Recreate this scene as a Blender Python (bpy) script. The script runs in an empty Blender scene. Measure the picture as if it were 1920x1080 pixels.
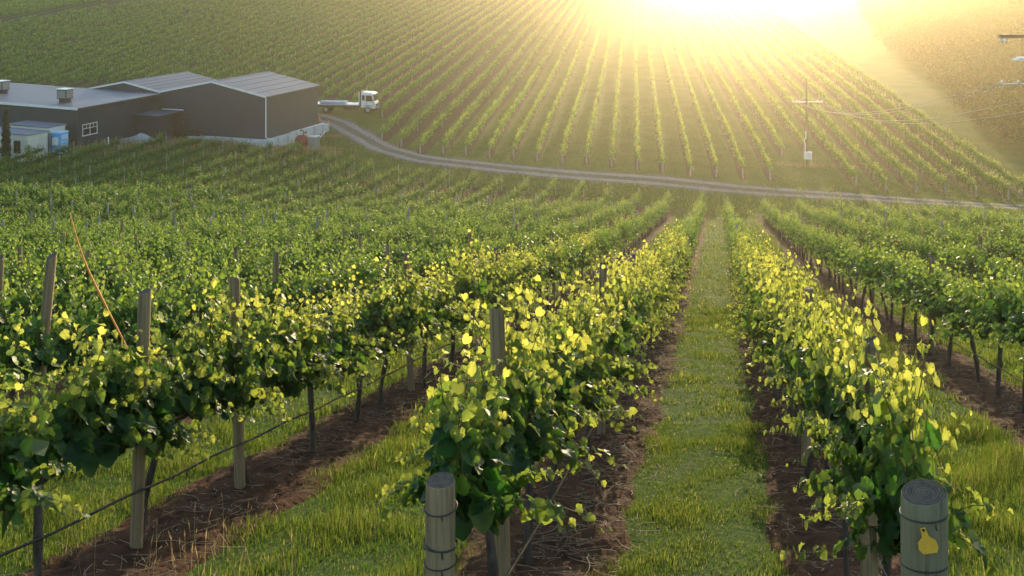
import bpy, bmesh, math
import numpy as np
from mathutils import Vector, Matrix

rng = np.random.default_rng(11)
SC = bpy.context.scene
COL = SC.collection
PI = math.pi
F, HY, CZ = 1867.0, -57.0, 2.8          # focal length in photo pixels, horizon row, eye height
RD = 0.2057                             # vine rows of the near block run along (RD, 1)
HD = 0.122                              # vine rows of the hill run along (HD, 1)

# ------------------------------------------------------------------ terrain
def P3(px, py, Y):
    return ((px - 960) * Y / F, Y, CZ - (py - HY) * Y / F)

ctrl = []
for X in (-40, -22, -8, 0, 8, 22, 40):
    for Y, z in ((-40, 9.5), (-15, 4.0), (0, .3), (8, -1.68), (16, -3.67), (25, -5.85), (40, -9.2), (55, -12.4)):
        ctrl.append((X, Y, z))
for X in (-36, -15, 5, 30):
    ctrl.append((X, 70, -15.3 if X > -30 else -13.9))
for p in ((1341, 393, 88), (1256, 387, 89), (1045, 364, 93), (793, 345, 96), (1661, 360, 92), (1891, 376, 89.4), (1242, 324, 99),
          (918, 295, 105.7), (752, 278, 110), (717, 222, 126), (650, 210, 130), (499, 282, 109), (400, 264, 111.5), (607, 246, 121.5),
          (142, 277, 102), (0, 297, 98), (260, 264, 110), (0, 400, 74), (1512, 310, 102)):
    ctrl.append(P3(*p))
for X in (-170, -110, -50, 0, 50, 110):
    for Y in (140, 190, 250, 320):
        ctrl.append((X, Y, -22.4 + .05 * Y + {140: 0, 190: 2.6, 250: 5.6, 320: 8.6}[Y] * (1. if X <= -110 else .75 if X <= -50 else .15 if X <= 0 else 0)))
for X, Y in ((75, 95), (100, 90), (-85, 120), (-110, 110)):
    ctrl.append((X, Y, -17.2))
ctrl = np.array(ctrl, float)
_S = 60.0
def _U(d2):
    return np.where(d2 > 1e-12, .5 * d2 * np.log(np.maximum(d2, 1e-12)), 0.)
def _tps(c, lam=2e-4):
    q = c[:, :2] / _S
    n = len(q)
    d2 = ((q[:, None] - q[None]) ** 2).sum(2)
    A = np.zeros((n + 3, n + 3))
    A[:n, :n] = _U(d2) + lam * np.eye(n)
    A[:n, n] = 1; A[:n, n + 1:] = q
    A[n, :n] = 1; A[n + 1:, :n] = q.T
    b = np.zeros(n + 3); b[:n] = c[:, 2]
    return q, np.linalg.solve(A, b)
_q, _w = _tps(ctrl)
def Zf(X, Y):
    X = np.asarray(X, float); Y = np.asarray(Y, float)
    sh = np.broadcast(X, Y).shape
    X = np.broadcast_to(X, sh).ravel(); Y = np.broadcast_to(Y, sh).ravel()
    xc = np.clip(X, -170, 120) / _S; yc = np.clip(Y, -40, 326) / _S
    out = np.empty(len(X))
    for i in range(0, len(X), 40000):
        a, b = xc[i:i + 40000], yc[i:i + 40000]
        d2 = (a[:, None] - _q[None, :, 0]) ** 2 + (b[:, None] - _q[None, :, 1]) ** 2
        out[i:i + 40000] = _U(d2) @ _w[:-3] + _w[-3] + _w[-2] * a + _w[-1] * b
    far = np.maximum(Y - 326, 0)
    sm = lambda t: (lambda u: u * u * (3 - 2 * u))(np.clip(t, 0, 1))
    out += np.minimum(far, 20) * .05 - 12 * sm((far - 10) / 70)
    out += 40 * sm((far - 2) / 80) * sm((76 - X) / 26) * (1 - .6 * sm((far - 90) / 150))   # unseen ridge added past the hill, shaped to block sun from the valley
    return out.reshape(sh)
def zf(x, y):
    return float(Zf(np.array([x]), np.array([y]))[0])
_Ys = np.concatenate([np.arange(3, 60, .05), np.arange(60, 330, .15)])
def ground_at(px, py):
    X = (px - 960) / F * _Ys
    g = Zf(X, _Ys)
    r = CZ - (py - HY) * _Ys / F
    k = np.nonzero(r < g)[0]
    k = k[0] if len(k) else len(_Ys) - 1
    return X[k], _Ys[k], g[k]

# ------------------------------------------------------------------ materials
def nodes(m):
    m.use_nodes = True
    nt = m.node_tree
    nt.nodes.clear()
    return nt, nt.nodes, nt.links
def N(nt, typ, **kw):
    n = nt.nodes.new(typ)
    for k, v in kw.items():
        if k.startswith('i_'):
            n.inputs[k[2:].replace('_', ' ')].default_value = v
        else:
            setattr(n, k, v)
    return n
def ramp(nt, stops):
    n = nt.nodes.new('ShaderNodeValToRGB')
    e = n.color_ramp.elements
    while len(e) < len(stops):
        e.new(.5)
    for el, (p, c) in zip(e, stops):
        el.position = p
        el.color = (*c, 1)
    return n
def surf(name, c1, c2=None, scale=5, rough=.8, bump=0., metal=0., stretch=(1, 1, 1), wave=None, spec=.3, detail=6, bdist=.02, c3=None):
    """two (or three) tone noise surface with optional bump and corrugation"""
    m = bpy.data.materials.new(name)
    nt, nd, lk = nodes(m)
    out = N(nt, 'ShaderNodeOutputMaterial'); b = N(nt, 'ShaderNodeBsdfPrincipled')
    lk.new(b.outputs[0], out.inputs[0])
    tc = N(nt, 'ShaderNodeTexCoord'); mp = N(nt, 'ShaderNodeMapping')
    mp.inputs['Scale'].default_value = stretch
    lk.new(tc.outputs['Object'], mp.inputs[0])
    nz = N(nt, 'ShaderNodeTexNoise', i_Scale=scale, i_Detail=detail, i_Roughness=.6)
    lk.new(mp.outputs[0], nz.inputs['Vector'])
    c2 = c2 or tuple(x * .75 for x in c1)
    st = [(.32, c1), (.68, c2)] if c3 is None else [(.3, c1), (.52, c2), (.72, c3)]
    r = ramp(nt, st)
    lk.new(nz.outputs[0], r.inputs[0]); lk.new(r.outputs[0], b.inputs['Base Color'])
    b.inputs['Roughness'].default_value = rough; b.inputs['Metallic'].default_value = metal
    b.inputs['Specular IOR Level'].default_value = spec
    last = None
    if bump:
        bp = N(nt, 'ShaderNodeBump', i_Strength=bump, i_Distance=bdist)
        lk.new(nz.outputs[0], bp.inputs['Height']); last = bp
    if wave:                                    # (axis, scale, strength)
        wv = N(nt, 'ShaderNodeTexWave', bands_direction=wave[0], i_Scale=wave[1], i_Distortion=0.)
        lk.new(tc.outputs['Object'], wv.inputs[0])
        bp = N(nt, 'ShaderNodeBump', i_Strength=wave[2], i_Distance=.03)
        lk.new(wv.outputs[0], bp.inputs['Height'])
        if last: lk.new(last.outputs[0], bp.inputs['Normal'])
        last = bp
    if last: lk.new(last.outputs[0], b.inputs['Normal'])
    return m
def plain(name, c, rough=.5, metal=0., spec=.4):
    return surf(name, c, tuple(x * .86 for x in c), 3, rough, 0, metal, spec=spec)
def glass(name):
    m = bpy.data.materials.new(name)
    nt, nd, lk = nodes(m)
    out = N(nt, 'ShaderNodeOutputMaterial'); b = N(nt, 'ShaderNodeBsdfPrincipled')
    b.inputs['Base Color'].default_value = (.012, .014, .016, 1); b.inputs['Roughness'].default_value = .08
    lk.new(b.outputs[0], out.inputs[0])
    return m
def leafmat(name, dark, mid, young, tdark, tyoung, trans=.5, rough=.42, spec=.45):
    """leaf: reflects one green, passes a yellower one; attributes tone and young say which leaf this is"""
    m = bpy.data.materials.new(name)
    nt, nd, lk = nodes(m)
    out = N(nt, 'ShaderNodeOutputMaterial')
    at = N(nt, 'ShaderNodeAttribute', attribute_name='tone'); ay = N(nt, 'ShaderNodeAttribute', attribute_name='young')
    def mix(f, a, b):
        n = N(nt, 'ShaderNodeMix', data_type='RGBA')
        lk.new(f, n.inputs[0])
        for s, v in ((6, a), (7, b)):
            if isinstance(v, tuple): n.inputs[s].default_value = (*v, 1)
            else: lk.new(v, n.inputs[s])
        return n.outputs[2]
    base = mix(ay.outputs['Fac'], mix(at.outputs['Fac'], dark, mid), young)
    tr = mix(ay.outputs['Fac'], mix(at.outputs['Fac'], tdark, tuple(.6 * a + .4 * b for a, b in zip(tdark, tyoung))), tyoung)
    b = N(nt, 'ShaderNodeBsdfPrincipled'); b.inputs['Roughness'].default_value = rough
    b.inputs['Specular IOR Level'].default_value = spec
    lk.new(base, b.inputs['Base Color'])
    t = N(nt, 'ShaderNodeBsdfTranslucent'); lk.new(tr, t.inputs['Color'])
    mx = N(nt, 'ShaderNodeMixShader'); mx.inputs[0].default_value = trans
    lk.new(b.outputs[0], mx.inputs[1]); lk.new(t.outputs[0], mx.inputs[2]); lk.new(mx.outputs[0], out.inputs[0])
    return m

M = {}
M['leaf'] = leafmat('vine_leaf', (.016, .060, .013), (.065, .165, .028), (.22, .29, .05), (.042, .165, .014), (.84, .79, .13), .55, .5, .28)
M['shadeleaf'] = leafmat('shaded_vine_leaf', (.017, .066, .013), (.095, .225, .036), (.23, .33, .06), (.035, .15, .014), (.52, .60, .08), .44, .5, .25)  # greener, less translucent leaf copy; lack of sun put into its colour
M['hillleaf'] = leafmat('hill_vine_leaf', (.018, .074, .013), (.14, .335, .06), (.27, .36, .07), (.10, .30, .03), (.75, .70, .10), .5, .55, .2)  # paler leaf copy; brightness the hill lacks is put into the colour
M['orchard'] = leafmat('orchard_leaf', (.018, .036, .010), (.04, .066, .016), (.10, .12, .03), (.04, .08, .010), (.25, .28, .04), .3, .6, .2)
M['cypress'] = leafmat('cypress_leaf', (.012, .03, .010), (.022, .045, .014), (.03, .05, .02), (.02, .04, .01), (.03, .06, .01), .2, .6)
M['grass'] = leafmat('grass_blade', (.013, .046, .006), (.038, .090, .010), (.28, .25, .08), (.055, .155, .007), (.52, .46, .11), .5, .6, .08)
M['straw'] = leafmat('dry_grass', (.20, .15, .07), (.30, .23, .11), (.36, .27, .14), (.25, .18, .08), (.45, .34, .16), .4, .7, .2)
M['shoot'] = surf('vine_shoot', (.13, .12, .035), (.16, .085, .03), 30, .6)
M['bark'] = surf('vine_bark', (.05, .034, .024), (.13, .095, .07), 30, .95, .9, stretch=(1, 1, .16), bdist=.02)
M['post'] = surf('treated_pine', (.09, .06, .035), (.36, .235, .12), 20, .9, .9, stretch=(1, 1, .06), bdist=.012, c3=(.22, .145, .075))
M['postfar'] = surf('weathered_post', (.22, .21, .19), (.33, .32, .29), 8, .9, .2, stretch=(1, 1, .2))
M['greenpost'] = surf('copper_green_pine', (.07, .065, .035), (.24, .20, .11), 22, .85, .9, stretch=(1, 1, .05), bdist=.012, c3=(.155, .135, .075))
def endgrain():
    m = bpy.data.materials.new('end_grain')
    nt, nd, lk = nodes(m)
    out = N(nt, 'ShaderNodeOutputMaterial'); b = N(nt, 'ShaderNodeBsdfPrincipled'); lk.new(b.outputs[0], out.inputs[0])
    tc = N(nt, 'ShaderNodeTexCoord')
    wv = N(nt, 'ShaderNodeTexWave', wave_type='RINGS', rings_direction='Z', i_Scale=26., i_Distortion=3.5, i_Detail=3.)
    nz = N(nt, 'ShaderNodeTexNoise', i_Scale=38., i_Detail=8.)
    lk.new(tc.outputs['Object'], wv.inputs[0]); lk.new(tc.outputs['Object'], nz.inputs['Vector'])
    mu = N(nt, 'ShaderNodeMath', operation='MULTIPLY_ADD'); mu.inputs[1].default_value = .35
    lk.new(wv.outputs[1], mu.inputs[0]); lk.new(nz.outputs[0], mu.inputs[2])
    r = ramp(nt, [(.35, (.035, .024, .017)), (.9, (.15, .105, .07))]); lk.new(mu.outputs[0], r.inputs[0]); lk.new(r.outputs[0], b.inputs['Base Color'])
    b.inputs['Roughness'].default_value = .95
    bp = N(nt, 'ShaderNodeBump', i_Strength=.8, i_Distance=.006); lk.new(mu.outputs[0], bp.inputs['Height']); lk.new(bp.outputs[0], b.inputs['Normal'])
    return m
M['endgrain'] = endgrain()
M['wire'] = plain('galvanised_wire', (.16, .15, .14), .45, .8)
M['rust'] = surf('dark_wire', (.05, .045, .045), (.09, .075, .06), 20, .6, 0, .5)
M['line'] = surf('line_cable', (.55, .52, .48), (.45, .43, .40), 4, 1., spec=0.)
M['hose'] = plain('black_poly_pipe', (.016, .017, .019), .55, 0, .25)
M['tag'] = surf('yellow_tag', (.95, .50, .06), (.84, .42, .045), 30, .5)
M['whitepaint'] = plain('white_paint', (.75, .75, .72), .5)
M['soil'] = surf('red_soil', (.030, .014, .008), (.085, .040, .022), 9, 1., 1., spec=.1, detail=12, bdist=.05, c3=(.057, .027, .015))
M['cane'] = surf('pruned_cane', (.20, .13, .075), (.34, .25, .16), 12, .8)
M['stone'] = surf('pale_stone', (.25, .21, .18), (.42, .38, .34), 6, .9)
M['gravel'] = surf('track_gravel', (.13, .118, .11), (.24, .22, .205), 3.2, .95, .8, spec=.2, detail=12, bdist=.04, c3=(.23, .205, .19))
M['wall'] = surf('charcoal_steel', (.019, .030, .048), (.028, .041, .062), .7, .55, 0, 0, wave=('X', 3.2, .35), spec=.35)
M['wallside'] = surf('charcoal_steel_side', (.045, .048, .052), (.058, .061, .066), .7, .55, 0, 0, wave=('Y', 3.2, .35), spec=.35)
M['roof'] = surf('grey_steel_roof', (.055, .068, .10), (.10, .118, .165), .9, .55, 0, .05, stretch=(.16, 1, 1), wave=('X', 3.2, .25), spec=.4, c3=(.072, .086, .125))
M['roofrib'] = surf('blue_grey_roof_sheet', (.028, .038, .064), (.085, .102, .15), .62, .55, 0, .05, stretch=(1., .03, 1), wave=('X', 3.2, .25), spec=.4, c3=(.05, .064, .10))
M['trim'] = plain('white_flashing', (.78, .74, .70), .4)
M['concrete'] = surf('grey_concrete_panel', (.46, .47, .47), (.60, .60, .58), 1.6, .85, .3, stretch=(1, 1, 2))
M['galv'] = plain('galvanised_steel', (.42, .43, .45), .4, .6)
M['cream'] = surf('cream_panel', (.60, .56, .49), (.66, .62, .55), 1.5, .6, 0, 0, wave=('Z', 5., .15))
M['creamv'] = surf('cream_steel_wall', (.55, .51, .45), (.62, .58, .51), 1.5, .6, 0, 0, wave=('X', 4., .3))
M['glass'] = glass('dark_glass')
M['black'] = plain('black_rubber', (.02, .02, .022), .8)
M['darkmetal'] = plain('dark_metal', (.05, .05, .055), .5, .4)
M['blue'] = plain('sky_blue_plastic', (.12, .42, .78), .4)
M['bluelight'] = plain('pale_blue_plastic', (.42, .65, .85), .4)
M['whitetruck'] = plain('white_truck_paint', (.80, .80, .79), .25, 0, .5)
M['alu'] = plain('bare_aluminium', (.62, .62, .64), .35, .7)
M['orange'] = plain('orange_plastic', (.85, .16, .03), .5)
M['red'] = plain('red_tank_paint', (.20, .022, .022), .5)
M['rodorange'] = plain('orange_cane', (.95, .30, .03), .6)
M['amber'] = plain('amber_lens', (.8, .3, .03), .3)
M['tarp'] = surf('grey_tarpaulin', (.30, .31, .33), (.42, .42, .43), 4, .7, .4)
M['trunkwood'] = surf('grey_tree_bark', (.07, .055, .04), (.13, .10, .08), 8, .95, .6, stretch=(1, 1, .2))
M['timber'] = surf('power_pole_timber', (.12, .085, .06), (.20, .15, .11), 10, .9, .4, stretch=(1, 1, .1))
M['porcelain'] = plain('grey_porcelain', (.55, .53, .52), .25)

M['hillsoilshade'] = surf('shaded_brown_hill_soil', (.034, .026, .017), (.075, .056, .036), 4, 1., .6, spec=.1, bdist=.05)  # brown soil, darkened in colour for the shade between hill rows
def groundmat():
    m = bpy.data.materials.new('valley_ground')
    nt, nd, lk = nodes(m)
    out = N(nt, 'ShaderNodeOutputMaterial'); b = N(nt, 'ShaderNodeBsdfPrincipled'); lk.new(b.outputs[0], out.inputs[0])
    tc = N(nt, 'ShaderNodeTexCoord')
    n1 = N(nt, 'ShaderNodeTexNoise', i_Scale=.35, i_Detail=8.); n2 = N(nt, 'ShaderNodeTexNoise', i_Scale=7., i_Detail=10., i_Roughness=.7)
    for n in (n1, n2): lk.new(tc.outputs['Object'], n.inputs['Vector'])
    r1 = ramp(nt, [(.25, (.042, .092, .016)), (.5, (.068, .13, .022)), (.78, (.115, .15, .04))])
    r2 = ramp(nt, [(.3, (.55, .55, .5)), (.7, (1.25, 1.2, 1.1))])
    lk.new(n1.outputs[0], r1.inputs[0]); lk.new(n2.outputs[0], r2.inputs[0])
    mx = N(nt, 'ShaderNodeMix', data_type='RGBA', blend_type='MULTIPLY'); mx.inputs[0].default_value = 1
    lk.new(r1.outputs[0], mx.inputs[6]); lk.new(r2.outputs[0], mx.inputs[7])
    dirt = N(nt, 'ShaderNodeAttribute', attribute_name='dirt')
    ad = N(nt, 'ShaderNodeMath', operation='MULTIPLY_ADD'); ad.inputs[1].default_value = .5
    lk.new(n2.outputs[0], ad.inputs[0]); lk.new(dirt.outputs['Fac'], ad.inputs[2])
    rd = ramp(nt, [(.62, (0, 0, 0)), (.85, (1, 1, 1))]); lk.new(ad.outputs[0], rd.inputs[0])
    m2 = N(nt, 'ShaderNodeMix', data_type='RGBA'); lk.new(rd.outputs[0], m2.inputs[0]); lk.new(mx.outputs[2], m2.inputs[6])
    r3 = ramp(nt, [(.3, (.10, .065, .04)), (.7, (.20, .15, .10))]); lk.new(n2.outputs[0], r3.inputs[0]); lk.new(r3.outputs[0], m2.inputs[7])
    lk.new(m2.outputs[2], b.inputs['Base Color'])
    b.inputs['Roughness'].default_value = 1.; b.inputs['Specular IOR Level'].default_value = .1
    bp = N(nt, 'ShaderNodeBump', i_Strength=1., i_Distance=.12); lk.new(n2.outputs[0], bp.inputs['Height']); lk.new(bp.outputs[0], b.inputs['Normal'])
    return m
M['ground'] = groundmat()

# ------------------------------------------------------------------ object helpers
def tag(o, label=None, cat=None, group=None, kind=None):
    for k, v in (('label', label), ('category', cat), ('group', group), ('kind', kind)):
        if v: o[k] = v
    return o
def empty(name, loc=(0, 0, 0), rz=0.):
    o = bpy.data.objects.new(name, None); COL.objects.link(o)
    o.empty_display_size = .2
    o.location = loc; o.rotation_euler = (0, 0, rz)
    return o
def link(name, me, parent=None):
    o = bpy.data.objects.new(name, me); COL.objects.link(o)
    if parent is not None: o.parent = parent
    return o
def npmesh(name, V, faces, mats, attrs=None, midx=None, smooth=False):
    """faces: (n,k) int array, or a list of such arrays"""
    me = bpy.data.meshes.new(name)
    if not isinstance(faces, list): faces = [faces]
    V = np.asarray(V, np.float32)
    loops = np.concatenate([f.ravel() for f in faces]).astype(np.int32)
    tot = np.concatenate([np.full(len(f), f.shape[1], np.int32) for f in faces])
    st = np.concatenate([[0], np.cumsum(tot)[:-1]]).astype(np.int32)
    me.vertices.add(len(V)); me.vertices.foreach_set('co', V.ravel())
    me.loops.add(len(loops)); me.loops.foreach_set('vertex_index', loops)
    me.polygons.add(len(tot)); me.polygons.foreach_set('loop_start', st)
    for m in (mats if isinstance(mats, (list, tuple)) else [mats]): me.materials.append(m)
    if midx is not None: me.polygons.foreach_set('material_index', np.asarray(midx, np.int32))
    if smooth: me.polygons.foreach_set('use_smooth', np.ones(len(tot), bool))
    for k, v in (attrs or {}).items():
        a = me.attributes.new(k, 'FLOAT', 'POINT'); a.data.foreach_set('value', np.asarray(v, np.float32))
    me.update(calc_edges=True)
    return me

class MB:
    """collects simple solids and links them as one mesh"""
    def __init__(s): s.v = []; s.f = []; s.m = []; s.sm = []
    def _add(s, vs, fs, mi=0, smooth=False):
        o = len(s.v); s.v += [tuple(v) for v in vs]
        for f in fs: s.f.append([o + i for i in f]); s.m.append(mi); s.sm.append(smooth)
    def box(s, x0, x1, y0, y1, z0, z1, mi=0):
        vs = [(x, y, z) for z in (z0, z1) for y in (y0, y1) for x in (x0, x1)]
        s._add(vs, [(0, 2, 3, 1), (4, 5, 7, 6), (0, 1, 5, 4), (2, 6, 7, 3), (0, 4, 6, 2), (1, 3, 7, 5)], mi)
        return s
    def bbox(s, x0, x1, y0, y1, z0, z1, b, mi=0):
        """box with chamfered edges"""
        bm = bmesh.new(); bmesh.ops.create_cube(bm, size=1)
        bmesh.ops.scale(bm, vec=(x1 - x0, y1 - y0, z1 - z0), verts=bm.verts)
        bmesh.ops.translate(bm, vec=((x0 + x1) / 2, (y0 + y1) / 2, (z0 + z1) / 2), verts=bm.verts)
        bmesh.ops.bevel(bm, geom=bm.edges[:], offset=b, segments=2, affect='EDGES', profile=.5)
        bm.verts.ensure_lookup_table()
        s._add([v.co[:] for v in bm.verts], [[v.index for v in f.verts] for f in bm.faces], mi, False)
        bm.free(); return s
    def prism(s, poly, axis, a0, a1, mi=0):
        """polygon in the plane normal to axis ('x': (y,z), 'y': (x,z), 'z': (x,y)), extruded a0..a1"""
        n = len(poly); vs = []
        for a in (a0, a1):
            for p, q in poly:
                vs.append({'x': (a, p, q), 'y': (p, a, q), 'z': (p, q, a)}[axis])
        fs = [tuple(range(n)), tuple(range(2 * n - 1, n - 1, -1))] + [(i, i + n, (i + 1) % n + n, (i + 1) % n) for i in range(n)]
        s._add(vs, fs, mi); return s
    def tube(s, pts, rad, sides=8, mi=0, cap=True, smooth=True):
        pts = [Vector(p) for p in pts]; n = len(pts)
        rad = rad if hasattr(rad, '__len__') else [rad] * n
        up = None; vs = []
        for i, p in enumerate(pts):
            d = (pts[min(i + 1, n - 1)] - pts[max(i - 1, 0)]).normalized()
            if up is None:
                up = d.orthogonal().normalized()
            up = (up - d * up.dot(d)).normalized(); w = d.cross(up)
            for k in range(sides):
                a = 2 * PI * k / sides
                vs.append(p + (up * math.cos(a) + w * math.sin(a)) * rad[i])
        fs = [(i * sides + k, i * sides + (k + 1) % sides, (i + 1) * sides + (k + 1) % sides, (i + 1) * sides + k) for i in range(n - 1) for k in range(sides)]
        s._add(vs, fs, mi, smooth)
        if cap:
            o = len(s.v) - n * sides
            s.f.append([o + k for k in range(sides)][::-1]); s.m.append(mi); s.sm.append(False)
            s.f.append([o + (n - 1) * sides + k for k in range(sides)]); s.m.append(mi); s.sm.append(False)
        return s
    def build(s, name, mats, parent=None):
        me = bpy.data.meshes.new(name)
        me.from_pydata([tuple(v) for v in s.v], [], s.f)
        for m in (mats if isinstance(mats, (list, tuple)) else [mats]): me.materials.append(m)
        me.polygons.foreach_set('material_index', s.m); me.polygons.foreach_set('use_smooth', s.sm)
        me.update()
        return link(name, me, parent)
def copy_tree(o, parent=None):
    c = o.copy(); COL.objects.link(c); c.parent = parent
    for ch in KIDS.get(o.name, []): copy_tree(ch, c)
    return c
KIDS = {}
def note_kids(*roots):
    for r in roots:
        KIDS[r.name] = [c for c in r.children]
        for c in r.children: note_kids(c)
UNIT = 'zero first second third fourth fifth sixth seventh eighth ninth tenth eleventh twelfth thirteenth fourteenth fifteenth sixteenth seventeenth eighteenth nineteenth twentieth'.split()
TENS = {2: 'twenty', 3: 'thirty', 4: 'forty', 5: 'fifty', 6: 'sixty', 7: 'seventy', 8: 'eighty', 9: 'ninety'}
def nth(n):
    if n <= 20: return UNIT[n]
    t, u = divmod(n, 10)
    return (TENS[t] + '-' + UNIT[u]) if u else {30: 'thirtieth', 40: 'fortieth', 50: 'fiftieth', 60: 'sixtieth', 70: 'seventieth', 80: 'eightieth', 90: 'ninetieth'}[n]

# ------------------------------------------------------------------ ground sheet
def axis(*segs):
    out = []
    for a, b, st in segs: out.append(np.arange(a, b, st))
    return np.unique(np.round(np.concatenate(out), 3))
gx = axis((-600, -180, 30), (-180, -60, 2.5), (-60, 60, .8), (60, 125, 2.5), (125, 601, 30))
gy = axis((-120, -10, 6), (-10, 60, .6), (60, 130, 1.), (130, 420, 2.5), (420, 700, 30))
GX, GY = np.meshgrid(gx, gy)
GZ = Zf(GX, GY)
nxg, nyg = len(gx), len(gy)
idx = np.arange(nxg * nyg).reshape(nyg, nxg)
quads = np.stack([idx[:-1, :-1], idx[:-1, 1:], idx[1:, 1:], idx[1:, :-1]], -1).reshape(-1, 4)
# bare earth around the buildings and the bend of the track
BX0, BY0 = -27.2, 110.0
def blob(cx, cy, r): return np.exp(-((GX - cx) ** 2 + (GY - cy) ** 2) / r ** 2)
dirt = .62 * blob(-20, 119, 5) + .5 * blob(-30, 108, 7) + .5 * blob(-42, 103, 6) + .4 * blob(24, 101, 3) + .6 * blob(-82, 150, 6)
gl = link('ground', npmesh('ground', np.stack([GX, GY, GZ], -1).reshape(-1, 3), quads, M['ground'], {'dirt': dirt.ravel()}, smooth=True))
tag(gl, kind='structure')

# ------------------------------------------------------------------ leaves and shoots
def leaf_shape(detail):
    if detail == 2:
        h = [(0, .10), (.10, -.06), (.24, -.13), (.40, -.06), (.50, .10), (.47, .20), (.56, .36), (.53, .52), (.43, .60), (.40, .70), (.27, .80), (.14, .92), (0, .97)]
    elif detail == 1:
        h = [(0, .06), (.26, -.12), (.49, .08), (.54, .46), (.34, .76), (0, .96)]
    else:
        h = [(0, 0), (.45, .25), (0, 1.)]
    pts = h + [(-x, y) for x, y in h[-2:0:-1]]
    P = np.array(pts + [(0, .32)]) if detail else np.array(pts)
    z = .19 * np.abs(P[:, 0]) * (1 + .5 * np.sin(P[:, 1] * 14)) - .32 * np.clip(P[:, 1] - .2, 0, 1) ** 2
    P = np.column_stack([P[:, 0], P[:, 1] - .0, z])
    n = len(pts)
    T = np.array([(i, (i + 1) % n, n) for i in range(n)]) if detail else np.array([(0, 1, 2), (0, 2, 3)])
    return P, T
def unit(a): return a / np.maximum(np.linalg.norm(a, axis=-1, keepdims=True), 1e-9)
def gen_shoots(r, S, nl, L, zc=.95, upright=.64, big=1.):
    """S arrays of shoots: returns leaf pos, tip, normal, size, young plus shoot polylines (S,7,3)"""
    sp = r.random(S) > upright
    y0 = r.uniform(-L / 2, L / 2, S); x0 = r.normal(0, .045, S); z0 = zc + r.uniform(-.08, .12, S)
    sg = np.where(r.random(S) < .5, -1., 1.)
    th = np.where(sp, sg * r.uniform(.6, 1.5, S), r.normal(0, .26, S))
    al = r.normal(0, .32, S)
    ln = np.where(sp, r.uniform(.40, .74, S), r.uniform(.5, 1.02, S)) * big
    d = unit(np.stack([np.sin(th), np.sin(al), np.cos(th)], -1))
    dr = np.where(sp, r.uniform(.22, .72, S), r.uniform(.0, .14, S)) * ln
    wob = r.normal(0, .05, (S, 3))
    def at(t):                                   # t (S,k) -> (S,k,3)
        p = np.stack([x0, y0, z0], -1)[:, None] + d[:, None] * (ln[:, None] * t)[..., None]
        p = p + wob[:, None] * np.sin(t * 5.)[..., None]
        p[..., 2] -= dr[:, None] * t ** 2.2
        return p
    t = (np.arange(nl)[None] + r.uniform(.1, .9, (S, nl))) / nl
    P = at(t)
    az = r.uniform(0, 2 * PI, (S, 1)) + np.arange(nl)[None] * 2.6
    side = np.stack([np.cos(az), np.sin(az), .25 + 0 * az], -1)
    pos = P + side * (r.uniform(.03, .09, (S, nl)) * (1 - .5 * t))[..., None]
    pos[..., 2] = np.where(pos[..., 2] < .86, .86 - (.86 - pos[..., 2]) * .38, pos[..., 2])
    o = np.tanh(pos[..., 0] * 6)
    out = np.stack([o, 0 * o, 0 * o], -1)
    tip = unit(side * .55 + out * .45 + np.array([0, 0, -.75]) + r.normal(0, .38, P.shape))
    nrm = out * .9 + np.array([0, -.30, 0]) + side * .25 + np.array([0, 0, .55]) + r.normal(0, .42, P.shape)
    nrm = unit(nrm - tip * (nrm * tip).sum(-1, keepdims=True))
    sz = (.128 - .092 * t ** 1.15) * r.uniform(.55, 1.32, t.shape)
    yg = np.clip((t - .40) / .58, 0, 1) ** 1.3 * r.uniform(.35, 1., t.shape)
    yg *= .25 + .75 * np.clip((pos[..., 2] - 1.15) / .4, 0, 1)
    yg = np.maximum(yg, (r.random(t.shape) < .04) * .35)
    poly = at(np.broadcast_to(np.linspace(0, 1, 7), (S, 7)))
    tn = np.clip(.04 + .8 * t ** 1.3 + r.normal(0, .14, t.shape), 0, 1)  # leaf age along the shoot, with low canopy shade put into the tone
    return [a.reshape(-1, a.shape[-1]) if a.ndim == 3 else a.ravel() for a in (pos, tip, nrm, sz, yg, tn)] + [poly]
def leaves_to_mesh(pos, tip, nrm, sz, shape, r):
    P, T = shape
    right = np.cross(tip, nrm)
    curl = r.uniform(.2, 2.6, len(pos))
    V = pos[:, None] + sz[:, None, None] * (P[None, :, 0, None] * right[:, None] + P[None, :, 1, None] * tip[:, None] + (curl[:, None] * P[None, :, 2])[..., None] * nrm[:, None])
    Fc = T[None] + (np.arange(len(pos)) * len(P))[:, None, None]
    return V.reshape(-1, 3), Fc.reshape(-1, T.shape[1])
def tube_np(poly, rad, sides=4):
    """many polylines (S,k,3) -> tubes"""
    S, k, _ = poly.shape
    d = unit(np.gradient(poly, axis=1))
    a = unit(np.cross(d, np.array([.31, .77, .55]))); b = np.cross(d, a)
    ang = np.arange(sides) * 2 * PI / sides
    rad = np.broadcast_to(rad, (S, k))
    V = poly[:, :, None] + rad[:, :, None, None] * (a[:, :, None] * np.cos(ang)[None, None, :, None] + b[:, :, None] * np.sin(ang)[None, None, :, None])
    i = np.arange(S * k * sides).reshape(S, k, sides)
    Q = np.stack([i[:, :-1], np.roll(i[:, :-1], -1, 2), np.roll(i[:, 1:], -1, 2), i[:, 1:]], -1).reshape(-1, 4)
    return V.reshape(-1, 3), Q

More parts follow.
